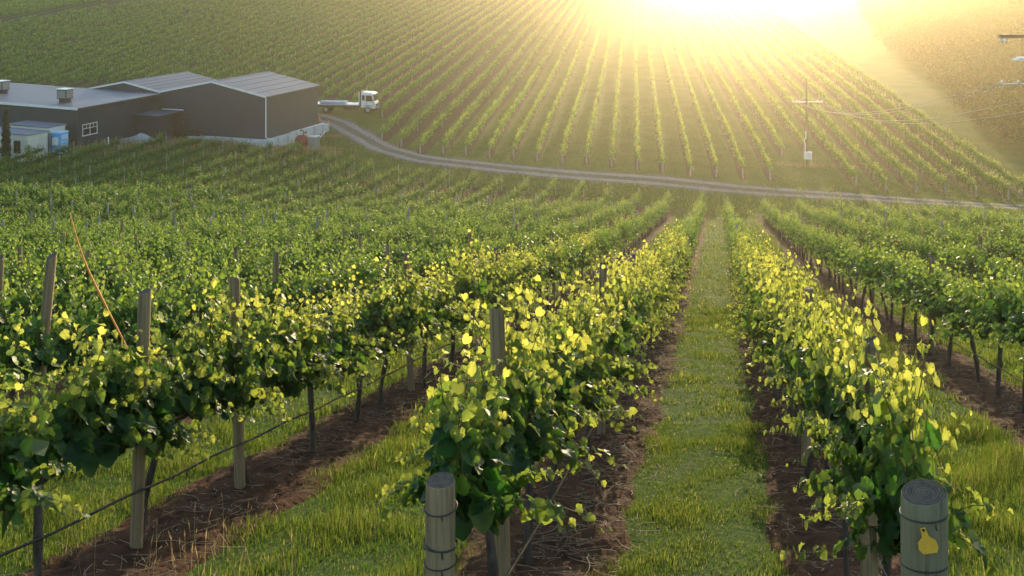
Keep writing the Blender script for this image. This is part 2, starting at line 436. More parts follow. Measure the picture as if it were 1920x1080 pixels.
SLOPE = -.238
VL = 1.35                                        # distance between vines
def make_vine(seed, detail, S, nl, big=1., zc=.95, upright=.64, mat='leaf'):
    r = np.random.default_rng(seed)
    pos, tip, nrm, sz, yg, tn, poly = gen_shoots(r, S, nl, VL * 1.12, zc, upright, big)
    if detail == 1: sz = sz * 1.12; yg = yg * .6
    shear = lambda A: np.column_stack([A[:, 0], A[:, 1], A[:, 2] + SLOPE * A[:, 1]])
    V, T = leaves_to_mesh(pos, tip, nrm, sz, leaf_shape(detail), r)
    k = len(leaf_shape(detail)[0])
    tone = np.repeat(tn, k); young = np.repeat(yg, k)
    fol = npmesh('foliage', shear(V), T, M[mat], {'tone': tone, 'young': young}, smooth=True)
    # shoots and tendrils
    rad = np.linspace(.0045, .0016, 7)[None] * r.uniform(.8, 1.2, (S, 1))
    V1, Q1 = tube_np(poly, rad)
    nt = S if detail == 2 else 0
    if nt:
        t = np.linspace(0, 1, 9)
        base = poly[:, 5]
        ph = r.uniform(0, 6.28, (S, 1)); ex = r.uniform(.06, .14, (S, 1)); dirn = unit(r.normal(0, 1, (S, 3)) + np.array([0, 0, .6]))
        sd = unit(np.cross(dirn, np.array([.3, .5, .8])))
        ter = base[:, None] + dirn[:, None] * (ex * t)[..., None] + sd[:, None] * (.03 * t ** 2 * np.sin(ph + 9 * t))[..., None] + np.array([0, 0, 1.]) * (.03 * t ** 2 * np.cos(ph + 9 * t))[..., None]
        V2, Q2 = tube_np(ter, .0012, 3)
        V1, Q1 = np.concatenate([V1, V2]), np.concatenate([Q1, Q2 + len(V1)])
    sh = npmesh('shoot_growth', shear(V1), Q1, M['shoot'], smooth=True)
    # trunk with its two cordon arms
    mb = MB()
    bx, by = r.normal(0, .14, 2)
    zs = np.linspace(-.12, zc - .02, 9)
    pts = [(bx * math.sin(z * 2.3 + seed) * .6, by * math.sin(z * 1.7 + seed), z) for z in zs]
    r0 = r.uniform(.025, .036)
    mb.tube(pts, [r0 * (1.45 - .45 * min(1, max(0, (z + .1) * 4))) * (1 + .16 * math.sin(z * 17 + seed)) for z in zs], 9)
    tx, ty, tz = pts[-1]
    for s in (-1, 1):
        q = [(tx, ty, tz - .06)] + [(tx * (1 - f) + .015 * math.sin(6 * f + seed), ty + s * f * VL * .56, tz + .03 * math.sin(4 * f + seed) + SLOPE * s * f * VL * .56) for f in (.15, .35, .6, .8, 1.)]
        mb.tube(q, [r0 * .8, r0 * .72, r0 * .6, r0 * .5, r0 * .42, r0 * .3], 7)
    return fol, sh, mb
VARS = {2: [], 1: [], 0: []}
for i in range(12):
    f, s, mb = make_vine(100 + i, 2, 56, 18, 1.03)
    tr = mb.build('trunk', M['bark']); VARS[2].append((f, s, tr.data)); bpy.data.objects.remove(tr)
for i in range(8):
    f, s, mb = make_vine(300 + i, 2, 46, 16, .97, mat='shadeleaf')
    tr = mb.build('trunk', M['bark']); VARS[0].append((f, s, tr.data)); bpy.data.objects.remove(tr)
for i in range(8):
    f, s, mb = make_vine(200 + i, 1, 40, 13, .92, mat='shadeleaf')
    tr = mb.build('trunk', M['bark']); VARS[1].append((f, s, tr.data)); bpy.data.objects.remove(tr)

# ------------------------------------------------------------------ where the vines of the near block stand
ROWS = {0: -1.3, 1: .873, 2: 3.84, -1: -4.26}
for k in range(3, 15): ROWS[k] = 3.84 + 2.68 * (k - 2)
for k in range(-2, -34, -1): ROWS[k] = -4.26 + 2.68 * (k + 1)
bnd = [ground_at(*p)[:2] for p in ((-60, 303), (0, 300), (130, 296), (250, 286), (350, 280), (500, 292), (600, 304), (655, 322), (744, 343), (839, 348), (943, 359), (1045, 368),
                                   (1147, 380), (1256, 392), (1316, 397), (1400, 407), (1600, 419), (1920, 440), (2050, 448))]
_ba = np.array([x / y for x, y in bnd]); _by = np.array([y for x, y in bnd])
START = {0: 5.75, 1: 5.25, -1: 5.0, 2: 4.2}
ROWTXT = {0: 'behind the wire-wrapped end post', 1: 'behind the yellow-tagged end post', -1: 'with the long bare hose',
          2: 'of bare trunks past the tagged post'}
cand = []
for k, x0 in ROWS.items():
    y = START.get(k, 3.0 + (k * .61) % VL); n = 0
    while y < 115:
        x = x0 + RD * y
        a = x / y
        if y < np.interp(a, _ba, _by) and abs(a) < .68:
            n += 1
            cand.append((y, x, k, n))
        y += VL
cand.sort()
inview = [c for c in cand if abs(c[1] / c[0]) < .56]
show = [c for c in cand if abs(c[1] / c[0]) < (.56 if c[0] > 9 else .62)]
NEAR = show[:300]
rest = sorted(set(cand) - set(NEAR))
YCUT = NEAR[-1][0]
rz = -math.atan(RD)
first = {}
def rowname(k):
    if k in ROWTXT: return ROWTXT[k]
    return f'{nth(-k - 1)} row beyond the hose row' if k < 0 else f'{nth(k - 2)} row past the bare trunks'
zz = Zf(np.array([c[1] for c in NEAR]), np.array([c[0] for c in NEAR]))
cnt = {}
HAND = {0: 0, 1: 0}
for (y, x, k, n), z in zip(NEAR, zz):
    cnt[k] = cnt.get(k, 0) + 1
    det = 2 if k in (-1, 0, 1) and rng.random() < (38 - y) / 20 else 0 if y < 22 else 1  # lane rows get the sunlit leaf colour, other rows the shaded copy
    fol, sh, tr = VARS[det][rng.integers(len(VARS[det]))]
    e = empty('grapevine', (x + rng.normal(0, .02), y, z), rz)
    h = rng.uniform(.92, 1.08)
    if k in (0, 1) and y < 9: h = 1.04
    wd = .68 if k == 1 and y < 8 else .85 if k == 1 and y < 11 else 1. if k == 0 and y < 12 else 1.
    e.scale = ((1 if rng.random() < .5 else -1) * rng.uniform(.92, 1.12) * wd, 1, h)
    adj = 'leafy' if y > 12 else 'yellow-tipped'
    tag(e, f'{adj} grapevine, {nth(cnt[k])} along the row {rowname(k)}' if k in ROWTXT else f'{adj} grapevine, {nth(cnt[k])} from the near end in {rowname(k)}',
        'grapevine', 'grapevines of the near block')
    link('trunk', tr, e); link('shoot_growth', sh, e); link('foliage', fol, e)

# ------------------------------------------------------------------ the hill block
endpx = [(717, 222), (716, 265), (752, 278), (788, 289), (831, 290), (874, 293), (918, 295), (963, 298), (1007, 303), (1054, 308), (1100, 308), (1147, 314), (1195, 319), (1242, 324), (1294, 332),
         (1343, 333), (1393, 336), (1445, 339), (1466, 294), (1507, 285), (1605, 351), (1661, 360), (1718, 362), (1774, 366), (1831, 370), (1891, 376), (1952, 384)]
ends = []
for p in endpx:
    x, y, z = ground_at(*p)
    ends.append((x - HD * y, y))
ends.sort()
xsoil = ends[3][0]
lb = [ground_at(*p)[:2] for p in ((-200, 160), (-60, 163), (60, 167), (170, 163), (300, 160), (480, 165), (597, 190), (690, 212))]
lbx = [x - HD * y for x, y in lb]; lby = [y for x, y in lb]
x0 = ends[0][0] - 2.62
while x0 > -150:
    ends.append((x0, float(np.interp(x0, lbx, lby)))); x0 -= 2.62
# a grass track cuts the far corner of the hill; another block begins beyond it
cutA, cutB = np.array(ground_at(-40, 52)[:2]), np.array(ground_at(300, -2)[:2])
cn = np.array([-(cutB - cutA)[1], (cutB - cutA)[0]]); cn /= np.linalg.norm(cn)
hv = []
for x0, ye in ends:
    ys = np.arange(ye + .9, 322, 1.5); xs = x0 + HD * ys
    a = xs / ys
    s = (xs - cutA[0]) * cn[0] + (ys - cutA[1]) * cn[1]
    ok = (np.abs(a) < .58) & (s < -4)
    ok &= rng.random(len(ys)) > .03
    for x, y in zip(xs[ok], ys[ok]): hv.append((x, y, HD))
for j in range(60):                               # the other block: rows nearly across the view
    for i in range(70):
        x = cutA[0] - 50 + i * 1.5 + j * .2; y = cutA[1] - 30 + j * 2.9 + i * .75
        s = (x - cutA[0]) * cn[0] + (y - cutA[1]) * cn[1]
        if s > 5 and y < 322 and abs(x / y) < .58: hv.append((x, y, 2.))
hv = np.array(hv)
nv = np.array([(x, y, RD) for (y, x, k, n) in rest])

def mass(xyd, S, nl, lsz, seed, L, big=1., clump=.0):
    """leaves of many vines (n,3: x, y, row direction) in one go"""
    r = np.random.default_rng(seed)
    n = len(xyd)
    pos, tip, nrm, sz, yg, tn, _p = gen_shoots(r, S * n, nl, L * 1.1, .95, .6, big)
    rep = np.repeat(np.arange(n), S * nl)
    vig = r.uniform(.82, 1.14, n)
    th = np.arctan(xyd[:, 2]); c, s = np.cos(th), np.sin(th)
    hgt = pos[:, 2] * vig[rep]
    pos[:, 0] *= .6 if L > 1.4 else .8
    wx = xyd[rep, 0] + pos[:, 0] * c[rep] + pos[:, 1] * s[rep]
    wy = xyd[rep, 1] - pos[:, 0] * s[rep] + pos[:, 1] * c[rep]
    z0 = Zf(xyd[:, 0], xyd[:, 1])
    e = .5
    zx = (Zf(xyd[:, 0] + e, xyd[:, 1]) - z0) / e; zy = (Zf(xyd[:, 0], xyd[:, 1] + e) - z0) / e
    wz = z0[rep] + zx[rep] * (wx - xyd[rep, 0]) + zy[rep] * (wy - xyd[rep, 1]) + hgt
    rot = lambda A: np.stack([A[:, 0] * c[rep] + A[:, 1] * s[rep], -A[:, 0] * s[rep] + A[:, 1] * c[rep], A[:, 2]], -1)
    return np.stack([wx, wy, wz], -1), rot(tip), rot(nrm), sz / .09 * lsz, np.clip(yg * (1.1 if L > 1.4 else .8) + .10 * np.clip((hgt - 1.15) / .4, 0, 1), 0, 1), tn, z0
parts = []
SH0 = leaf_shape(0)
hn, hf = hv[hv[:, 1] < 165], hv[hv[:, 1] >= 165]
AV, AF, AT, AY, AM = [], [], [], [], []
off = 0
nv1, nv2 = nv[nv[:, 1] < 68], nv[nv[:, 1] >= 68]
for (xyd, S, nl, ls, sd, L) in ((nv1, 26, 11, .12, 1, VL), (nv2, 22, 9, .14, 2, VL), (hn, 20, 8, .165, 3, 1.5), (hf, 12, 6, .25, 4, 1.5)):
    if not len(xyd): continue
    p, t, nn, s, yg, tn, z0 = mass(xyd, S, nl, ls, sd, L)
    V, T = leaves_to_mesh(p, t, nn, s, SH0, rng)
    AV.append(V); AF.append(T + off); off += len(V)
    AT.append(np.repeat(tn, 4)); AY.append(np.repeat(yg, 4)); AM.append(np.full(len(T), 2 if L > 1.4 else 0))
    # trunks
    n = len(xyd)
    pl = np.stack([np.stack([xyd[:, 0], xyd[:, 1], z0 - .1], -1), np.stack([xyd[:, 0] + rng.normal(0, .05, n), xyd[:, 1], z0 + .95], -1)], 1)
    V, Q = tube_np(pl, .04, 4)
    Tq = np.concatenate([Q[:, [0, 1, 2]], Q[:, [0, 2, 3]]])
    AV.append(V); AF.append(Tq + off); off += len(V)
    AT.append(np.zeros(len(V))); AY.append(np.zeros(len(V))); AM.append(np.ones(len(Tq), int))
print('stuff vines', len(nv1), len(nv2), len(hn), len(hf), 'verts', off, 'ycut', YCUT)
o = link('grapevines', npmesh('grapevines', np.concatenate(AV), np.concatenate(AF), [M['shadeleaf'], M['bark'], M['hillleaf']], {'tone': np.concatenate(AT), 'young': np.concatenate(AY)}, np.concatenate(AM)))
tag(o, 'green vine rows covering the valley floor and the far hillside', 'grapevines', kind='stuff')

# ------------------------------------------------------------------ soil strips under the rows
ROWC = {0: -1.34, 1: 1.06}
def strip(name, x0, d, y0, y1, half, across, step, amp, seed, mat='soil'):
    r = np.random.default_rng(seed)
    ys = np.arange(y0, y1, step)
    u = np.linspace(-1, 1, across)
    wl = half * (1 + .07 * np.sin(ys * 1.7 + seed) + .05 * np.sin(ys * 4.1 + seed * 2)); wr = half * (1 + .07 * np.sin(ys * 1.3 + seed * 3) + .05 * np.sin(ys * 5.2 + seed))
    w = np.where(u[None] < 0, wl[:, None], wr[:, None])
    Y = np.broadcast_to(ys[:, None], w.shape); X = x0 + d * Y + u[None] * w
    Z = Zf(X, Y) + .02 + amp * (1 - u[None] ** 2) * (1.2 + .5 * np.sin(Y * 2.3 + X * 3)) + (r.normal(0, amp * .35, w.shape) * (np.abs(u[None]) < .97))
    Z = np.where(np.abs(u[None]) > .99, Z - .035, Z)
    i = np.arange(X.size).reshape(X.shape)
    Q = np.stack([i[:-1, :-1], i[:-1, 1:], i[1:, 1:], i[1:, :-1]], -1).reshape(-1, 4)
    o = link(name, npmesh(name, np.stack([X, Y, Z], -1).reshape(-1, 3), Q, M[mat], smooth=True))
    tag(o, kind='structure')
rowend = {}
for (y, x, k, n) in cand:
    a, b = rowend.get(k, (999, 0)); rowend[k] = (min(a, y), max(b, y))
for k, (a, b) in rowend.items():
    if k in (-2, -1, 0, 1, 2, 3):
        strip('soil_strip', ROWC.get(k, ROWS[k]), RD, 2.6, min(b + 1, 26), .64, 19, .07, .035, 31 + k)
        strip('soil_strip', ROWC.get(k, ROWS[k]), RD, 26, b + .8, .66, 5, .6, .03, 131 + k)
    else:
        strip('soil_strip', ROWS[k], RD, max(a - 2, 3), b + .8, .5, 5, .6, .03, 231 + k)
for i, (x0, ye) in enumerate(ends):
    top = 322.
    if abs(x0 / 322 + HD) > .55: top = abs(x0) / .42
    strip('soil_strip', x0, HD, ye - .3, max(top, ye + 20), .42 if x0 > xsoil else .95, 3, 2.5, .02, 400 + i, 'hillsoilshade')  # wider dark soil on part of the hill paints the shaded aisles

# ------------------------------------------------------------------ gravel track
rp = np.array([ground_at(*p)[:2] for p in ((560, 213), (597, 220), (640, 233), (675, 254), (720, 280), (790, 299), (913, 313), (1110, 331), (1293, 346), (1488, 363), (1700, 377), (1912, 389), (2060, 398))])
rp = np.vstack([rp[0] + (rp[0] - rp[1]) * 2.2, rp])
def smooth_line(p, n):
    t = np.concatenate([[0], np.cumsum(np.linalg.norm(np.diff(p, axis=0), axis=1))])
    tt = np.linspace(0, t[-1], n)
    q = np.stack([np.interp(tt, t, p[:, 0]), np.interp(tt, t, p[:, 1])], -1)
    for _ in range(14): q[1:-1] = .25 * q[:-2] + .5 * q[1:-1] + .25 * q[2:]
    return q
road = smooth_line(rp, 220)
dd = unit(np.gradient(road, axis=0)); nn_ = np.stack([-dd[:, 1], dd[:, 0]], -1)
def lane(name, off_c, half, lift, mat, seed, across=5):
    u = np.linspace(-1, 1, across)
    s = np.arange(len(road))
    w = half * (1 + .12 * np.sin(s * .55 + seed) + .10 * np.sin(s * 1.9 + seed) + .09 * np.sin(s * 3.1 + 2 * seed))
    X = road[:, None, 0] + nn_[:, None, 0] * (off_c + u[None] * w[:, None]); Y = road[:, None, 1] + nn_[:, None, 1] * (off_c + u[None] * w[:, None])
    Z = Zf(X, Y) + lift - .03 * (np.abs(u[None]) > .99)
    i = np.arange(X.size).reshape(X.shape)
    Q = np.stack([i[:-1, :-1], i[:-1, 1:], i[1:, 1:], i[1:, :-1]], -1).reshape(-1, 4)
    return tag(link(name, npmesh(name, np.stack([X, Y, Z], -1).reshape(-1, 3), Q, mat, smooth=True)), kind='structure')
M['verge'] = surf('track_verge', (.10, .085, .06), (.17, .14, .11), 2.5, 1., .8, spec=.1, detail=12, bdist=.05)
lane('road', 0, 1.75, .03, M['verge'], 1)
lane('road', -.85, .44, .05, M['gravel'], 2)
lane('road', .85, .44, .05, M['gravel'], 5)

# ------------------------------------------------------------------ posts, wires, hoses
def post_mesh(rad, h, seed, sides=14, mats=('post', 'endgrain'), slant=.0):
    r = np.random.default_rng(seed)
    mb = MB(); zs = [-.3, .0, h * .3, h * .6, h * .9, h - .006, h]
    lob = [1 + .05 * math.sin(2 * a * 2 * PI / sides + seed) + .03 * math.sin(3 * a * 2 * PI / sides + 2 * seed) for a in range(sides)]
    vs = []
    for i, z in enumerate(zs):
        q = rad * (1.03 - .05 * i / 6) * (.965 if i == 6 else 1)
        for a in range(sides):
            t = 2 * PI * a / sides
            vs.append((q * lob[a] * math.cos(t), q * lob[a] * math.sin(t), z + (slant * math.cos(t - .7) * rad if i >= 5 else 0)))
    fs = [(i * sides + k, i * sides + (k + 1) % sides, (i + 1) * sides + (k + 1) % sides, (i + 1) * sides + k) for i in range(6) for k in range(sides)]
    mb._add(vs, fs, 0, True)
    mb.f.append([6 * sides + k for k in range(sides)]); mb.m.append(1); mb.sm.append(False)
    o = mb.build('trellis_post', [M[mats[0]], M[mats[1]]]); me = o.data
    bpy.data.objects.remove(o)
    return me
PM = [post_mesh(.044, 1., i, 14, slant=.12 * i) for i in range(4)]
PF = [post_mesh(.05, 1., 9, 6, ('postfar', 'endgrain'))]
posts = []
SPECIAL = {0: [6.1, 11.2, 15.1], -1: [7.3, 8.9, 13.9], 1: [5.76, 9.8, 14.6], -2: [10.1, 15.6]}
for k in ROWS:
    a, b = rowend.get(k, (99, 0))
    if b == 0: continue
    ys = list(SPECIAL.get(k, []))
    y = (ys[-1] + 5.4) if ys else a + (k * 1.37) % 5.4
    while y < b: ys.append(y); y += 6.75
    ys.append(b + .95)
    for n, y in enumerate(ys):
        x = ROWS[k] + RD * y
        if abs(x / y) < .56: posts.append((y, x, k, n + 1, len(ys)))
posts.sort()
pcount = {}
farposts = []
for (y, x, k, n, tot) in posts:
    last = n == tot
    if y > 62 and not last:
        farposts.append((x, y, rng.uniform(1.65, 1.9), .05)); continue
    pcount[k] = pcount.get(k, 0) + 1
    o = link('trellis_post', PM[rng.integers(4)] if y < 40 else PF[0])
    h = rng.uniform(1.72, 1.98) if not last else 1.55
    if (k, round(y, 1)) == (0, 6.1): h = 1.98
    if k in SPECIAL and y < 16: h = 1.78 if k == 1 else 1.95
    o.location = (x, y, zf(x, y)); o.scale = (1, 1, h)
    o.rotation_euler = (rng.normal(0, .02), rng.normal(0, .025), rng.uniform(0, 6))
    if k == -2 and n == 1: o.rotation_euler = (.02, .10, 0); o.scale = (1.15, 1.15, 2.12)
    w = 'low grey timber post ending' if last else f'grey timber trellis post, {nth(pcount[k])} along'
    t = ROWTXT.get(k) or rowname(k)
    tag(o, f'{w} the row {t}' if k in ROWTXT else f'{w} {t}', 'trellis post', 'timber trellis posts of the near block')
for i, (x0, ye) in enumerate(ends):
    x = x0 + HD * ye
    if abs(x / ye) < .52 and i < 27:
        o = link('row_end_post', PF[0]); o.location = (x, ye, zf(x, ye)); o.scale = (1.7, 1.7, 1.05); o.rotation_euler = (.06, 0, i)
        tag(o, 'pale timber post ending a hillside vine row above the gravel track', 'row end post', 'end posts of the hillside rows')
for (x0, ye) in ends:
    for y in np.arange(ye + 6 + 7 * rng.random(), 250, 13.8):
        x = x0 + HD * y
        if abs(x / y) < .52 and (x - cutA[0]) * cn[0] + (y - cutA[1]) * cn[1] < -4: farposts.append((x, y, rng.uniform(1.6, 1.9), .05))
fp = np.array(farposts)
z0 = Zf(fp[:, 0], fp[:, 1])
pl = np.stack([np.stack([fp[:, 0], fp[:, 1], z0 - .1], -1), np.stack([fp[:, 0] + rng.normal(0, .03, len(fp)), fp[:, 1], z0 + fp[:, 2]], -1)], 1)
V, Q = tube_np(pl, .048, 5)
tag(link('vineyard_posts', npmesh('vineyard_posts', V, Q, M['postfar'])), 'grey post tips poking out of the distant vine rows', 'trellis posts', kind='stuff')

# the two end posts nearest the camera
def ring(mb, rad, z, thick, wob, seed, n=28):
    pts = [(rad * math.cos(a), rad * math.sin(a), z + wob * math.sin(a + seed)) for a in np.linspace(0, 2 * PI, n)]
    mb.tube(pts, thick, 6, cap=False)
def strainer(x, y, rad, h, mats, slant, rings, label, seed, cracks):
    z = zf(x, y)
    e = empty('end_post', (x, y, z)); tag(e, label, 'end post')
    link('shaft', post_mesh(rad, h, seed, 40, mats, slant), e)
    mb = MB()                                    # drying cracks
    for a, w in cracks:
        q = rad * 1.004
        w *= .9
        mb.prism([(q * math.cos(a) + w * math.sin(a), q * math.sin(a) - w * math.cos(a)), (q * math.cos(a) - w * math.sin(a), q * math.sin(a) + w * math.cos(a)), (q * .93 * math.cos(a), q * .93 * math.sin(a))], 'z', .3, h - rng.uniform(.01, .5))
    mb.build('crack', M['darkmetal'], e)
    for zr, wob, sd in rings:
        mb = MB(); ring(mb, rad * 1.06, zr, .0035, wob, sd)
        mb.tube([(rad * 1.06 * math.cos(-1.45), rad * 1.06 * math.sin(-1.45), zr), (rad * 1.09 * math.cos(-1.45), rad * 1.09 * math.sin(-1.45), zr - .012), (rad * 1.07 * math.cos(-1.40), rad * 1.07 * math.sin(-1.40), zr - .025)], .003, 5)
        mb.build('wire_loop', M['rust'], e)
    return e
ya = 4.69; xa = ROWS[0] + RD * ya
sa = strainer(xa, ya, .073, 1.255, ('post', 'endgrain'), .05, [(1.13, .008, 1), (.965, -.01, 2), (.95, .012, 3.), (.875, .006, 1.5)], 'grey end post bound with wire at the grass lane, white mark low down', 5, ((-1.75, .004), (-1.15, .002), (-2.3, .002), (-.5, .003)))
mb = MB()                                        # remains of a painted number
for a0, a1, cz in ((-.2, 5.6, .79),):
    pts = [(.0735 * math.sin(.022 * math.cos(a) / .0735 - .3), -.0785 * math.cos(.022 * math.cos(a) / .0735 - .3), cz + .024 * math.sin(a)) for a in np.linspace(a0, a1, 16)]
    mb.tube(pts, .004, 5)
mb.build('paint_mark', M['whitepaint'], sa)
yc = 4.2; xc = ROWS[1] + RD * yc
sb = strainer(xc, yc, .089, 1.335, ('greenpost', 'endgrain'), .22, [(1.25, .012, 2.2), (1.04, .012, 2.6)], 'thick greenish end post with a yellow ear tag nailed on', 8, ((-2.5, .002), (-.75, .002)))
tp = [(-.010, .052), (.010, .052), (.013, .03), (.014, .012), (.036, -.012), (.038, -.040), (.026, -.062), (.004, -.058), (-.03, -.052), (-.042, -.03), (-.036, .0), (-.014, .014), (-.012, .03)]
ta = -1.62
ct, st_ = math.cos(.32), math.sin(.32)
mb = MB(); mb.prism([(x * ct - z * st_ * -1 * -1, x * st_ + z * ct) for x, z in tp], 'y', -.0035, 0)
t = mb.build('ear_tag', M['tag'], sb); t.location = (-.03, -.098, 1.19)
mb = MB(); mb.tube([(0.016, -.01, .043), (.016, .006, .043)], .005, 8); n_ = mb.build('nail', M['darkmetal'], t); n_.location = (-.03, 0, 0)
# a thin stake leaning beside the tagged post
mb = MB(); mb.tube([(0, 0, -.1), (.005, .01, .5), (-.02, .03, 1.0)], .017, 8)
sk = mb.build('stake', M['post']); yy = 4.75; sk.location = (ROWS[1] + RD * yy - .10, yy, zf(ROWS[1] + RD * yy, yy))
tag(sk, 'thin brown stake standing behind the tagged end post', 'stake')

def along(k, y0, y1, step, hgt, dx, sag, r=.0, seed=0, period=5.4):
    ys = np.arange(y0, y1, step)
    xs = ROWS[k] + RD * ys + dx + (.008 * np.sin(ys * 1.3 + seed) if r else 0)
    zs = Zf(xs, ys) + hgt - .3 * sag * (.5 - .5 * np.cos(ys / VL * 2 * PI + seed)) - sag * .5 * np.sin(ys * .23 + seed) ** 2
    return list(zip(xs, ys, zs))
HOSE = {0: (.58, .17, .03), -1: (.53, .09, .05), 2: (.50, -.06, .05), -2: (.45, .08, .05), 1: (.5, .03, .05), 3: (.5, -.06, .05), -3: (.45, .08, .05)}
for k, (h, dx, sag) in HOSE.items():
    mb = MB(); pts = along(k, 3.4 if k not in (0, 1) else (3.6 if k == 0 else 4.4), 46, .22, h, dx, sag, .02, k)
    mb.tube(pts, .0095, 6)
    o = mb.build('drip_hose', M['hose'])
    tag(o, f'black drip hose strung along the row {rowname(k)}' if k in ROWTXT else f'black drip hose along the {rowname(k)}', 'drip hose', 'drip hoses under the vines')
    mb = MB()
    for h2 in (.72,):
        mb.tube(along(k, 3.4 if k not in (0, 1) else (4.7 if k == 0 else 4.2), 46, 1., h2, -dx, .015, 0, k), .0025, 5)
    o = mb.build('trellis_wire', M['wire'])
    tag(o, f'thin steel wire strung along the row {rowname(k)}' if k in ROWTXT else f'thin steel wire along the {rowname(k)}', 'trellis wire', 'trellis wires under the vines')

# curved orange cane sticking out of the vines
p0 = P3(190, 558, 9.6); p1 = P3(152, 485, 9.6); p2 = P3(122, 403, 9.5)
mb = MB(); q = []
for t_ in np.linspace(-.9, 1, 16):
    a = np.array(p0) * (t_ * (t_ - 1) / 2 if 0 else (1 - t_) * (1 - t_) if t_ > 0 else 1) if 0 else None
    x = np.interp(t_, [-.9, 0, .33, .66, 1], [p0[0] + .28, p0[0], p0[0] * .62 + p1[0] * .38 - .05, p1[0] - .03, p2[0]])
    z = np.interp(t_, [-.9, 0, .5, 1], [p0[2] - .55, p0[2], p1[2], p2[2]])
    q.append((x, 9.6, z))
q = np.array(q)
for _ in range(3): q[1:-1] = .25 * q[:-2] + .5 * q[1:-1] + .25 * q[2:]
mb.tube([tuple(v) for v in q], [.009] * 6 + [.010, .011, .011, .010, .009, .008, .007, .006, .005, .004], 6)
tag(mb.build('orange_cane', M['rodorange']), 'thin curved orange cane rising out of the vine leaves', 'cane')

# ------------------------------------------------------------------ grass, canes, stones
def row_off(X, Y):
    """distance to the nearest vine row of the near block"""
    u = X - RD * Y
    r = np.array(sorted(ROWC.get(k, v) for k, v in ROWS.items()))
    i = np.clip(np.searchsorted(r, u), 1, len(r) - 1)
    return np.minimum(np.abs(u - r[i - 1]), np.abs(u - r[i]))
def blades(n, y0, y1, hmin, hmax, wid, seed, edge=.50, reg=None, patch=None, lim=.56):
    r = np.random.default_rng(seed)
    ys = y0 + (y1 - y0) * np.sqrt(r.random(n)) if y0 < 12 else r.uniform(y0, y1, n)
    xs = r.uniform(-lim, lim, n) * ys
    d = row_off(xs, ys)
    keep = d > edge + r.normal(0, .09, n) + .05 * np.sin(ys * 2.1) * np.sin(ys * .9 + xs)
    cl = .5 + .5 * np.sin(xs * 3.1 + np.sin(ys * 2.3) * 1.5) * np.sin(ys * 2.7 + np.sin(xs * 1.9) * 2)
    keep |= r.random(n) < .012
    keep &= r.random(n) < .35 + .75 * cl
    if reg is not None: keep &= reg(xs, ys)
    xs, ys, cl = xs[keep], ys[keep], cl[keep]
    n = len(xs)
    u = xs - RD * ys
    tall = np.where((u < -1.3), 1.15, .66)
    tall = np.where(u > .873, 1.35, tall)
    h = r.uniform(hmin, hmax, n) * (.35 + 1.05 * cl ** 1.5) * tall * np.where(r.random(n) < .06, 1.7, 1)
    z = Zf(xs, ys)
    az = r.uniform(0, 2 * PI, n); ben = r.uniform(.1, .75, n) * h
    w = wid * r.uniform(.6, 1.3, n)
    dx, dy = np.cos(az), np.sin(az); sx, sy = -dy * w, dx * w
    f = lambda t, s: np.stack([xs + dx * ben * t ** 2 + sx * s, ys + dy * ben * t ** 2 + sy * s, z + h * t - .25 * ben * t ** 2], -1)
    V = np.stack([f(0, -1), f(0, 1), f(.5, .8), f(.5, -.8), f(1., 0)], 1)
    b = (np.arange(n) * 5)[:, None]
    Q = b + np.array([[0, 1, 2, 3]]); T = b + np.array([[3, 2, 4]])
    tone = np.repeat(np.clip(cl * .5 + r.normal(.25, .25, n), 0, 1), 5); dry = np.repeat((r.random(n) < .06) * r.uniform(.3, 1., n), 5)
    return V.reshape(-1, 3), Q, T, tone, dry
sets = [blades(300000, 3.2, 12, .035, .10, .0028, 1), blades(260000, 9, 26, .06, .14, .007, 2), blades(130000, 22, 54, .07, .17, .016, 3),
        blades(60000, 50, 96, .12, .3, .035, 4)]
reg = lambda X, Y: (np.interp(X / Y, _ba, _by) < Y)
def rough(n, seed):
    """longer growth on the headlands, the hillside and round the buildings"""
    r = np.random.default_rng(seed)
    ys = r.uniform(80, 135, n); xs = r.uniform(-.56, .56, n) * ys
    k = np.interp(xs / ys, _ba, _by) < ys
    dr_ = np.min((xs[:, None] - road[None, ::2, 0]) ** 2 + (ys[:, None] - road[None, ::2, 1]) ** 2, axis=1)
    k &= (dr_ > 1.7 ** 2) | ((dr_ < .25 ** 2) & (r.random(n) < .7))
    xs, ys = xs[k], ys[k]; n = len(xs)
    cl = .5 + .5 * np.sin(xs * .7 + np.sin(ys * .6) * 1.5) * np.sin(ys * .9 + xs * .3)
    up = (ys < np.interp(xs, road[:, 0][np.argsort(road[:, 0])], road[:, 1][np.argsort(road[:, 0])]))
    h = r.uniform(.08, .22, n) * (.5 + cl) * np.where(up, 1.8, .6)
    z = Zf(xs, ys); az = r.uniform(0, 2 * PI, n); w = .03 * r.uniform(.6, 1.4, n)
    dx, dy = np.cos(az), np.sin(az); ben = h * .5
    f = lambda t, s: np.stack([xs + dx * ben * t + -dy * w * s, ys + dy * ben * t + dx * w * s, z + h * t], -1)
    V = np.stack([f(0, -1), f(0, 1), f(.5, .8), f(.5, -.8), f(1., 0)], 1)
    b = (np.arange(n) * 5)[:, None]
    return V.reshape(-1, 3), b + np.array([[0, 1, 2, 3]]), b + np.array([[3, 2, 4]]), np.repeat(np.clip(cl * .6 + r.normal(.2, .2, n), 0, 1), 5), np.repeat((r.random(n) < .12) * r.uniform(.2, .7, n), 5)
sets.append(rough(90000, 9))
o_ = 0; V_, Q_, T_, a_, b_ = [], [], [], [], []
for V, Q, T, tn, dry in sets:
    V_.append(V); Q_.append(Q + o_); T_.append(T + o_); a_.append(tn); b_.append(dry); o_ += len(V)
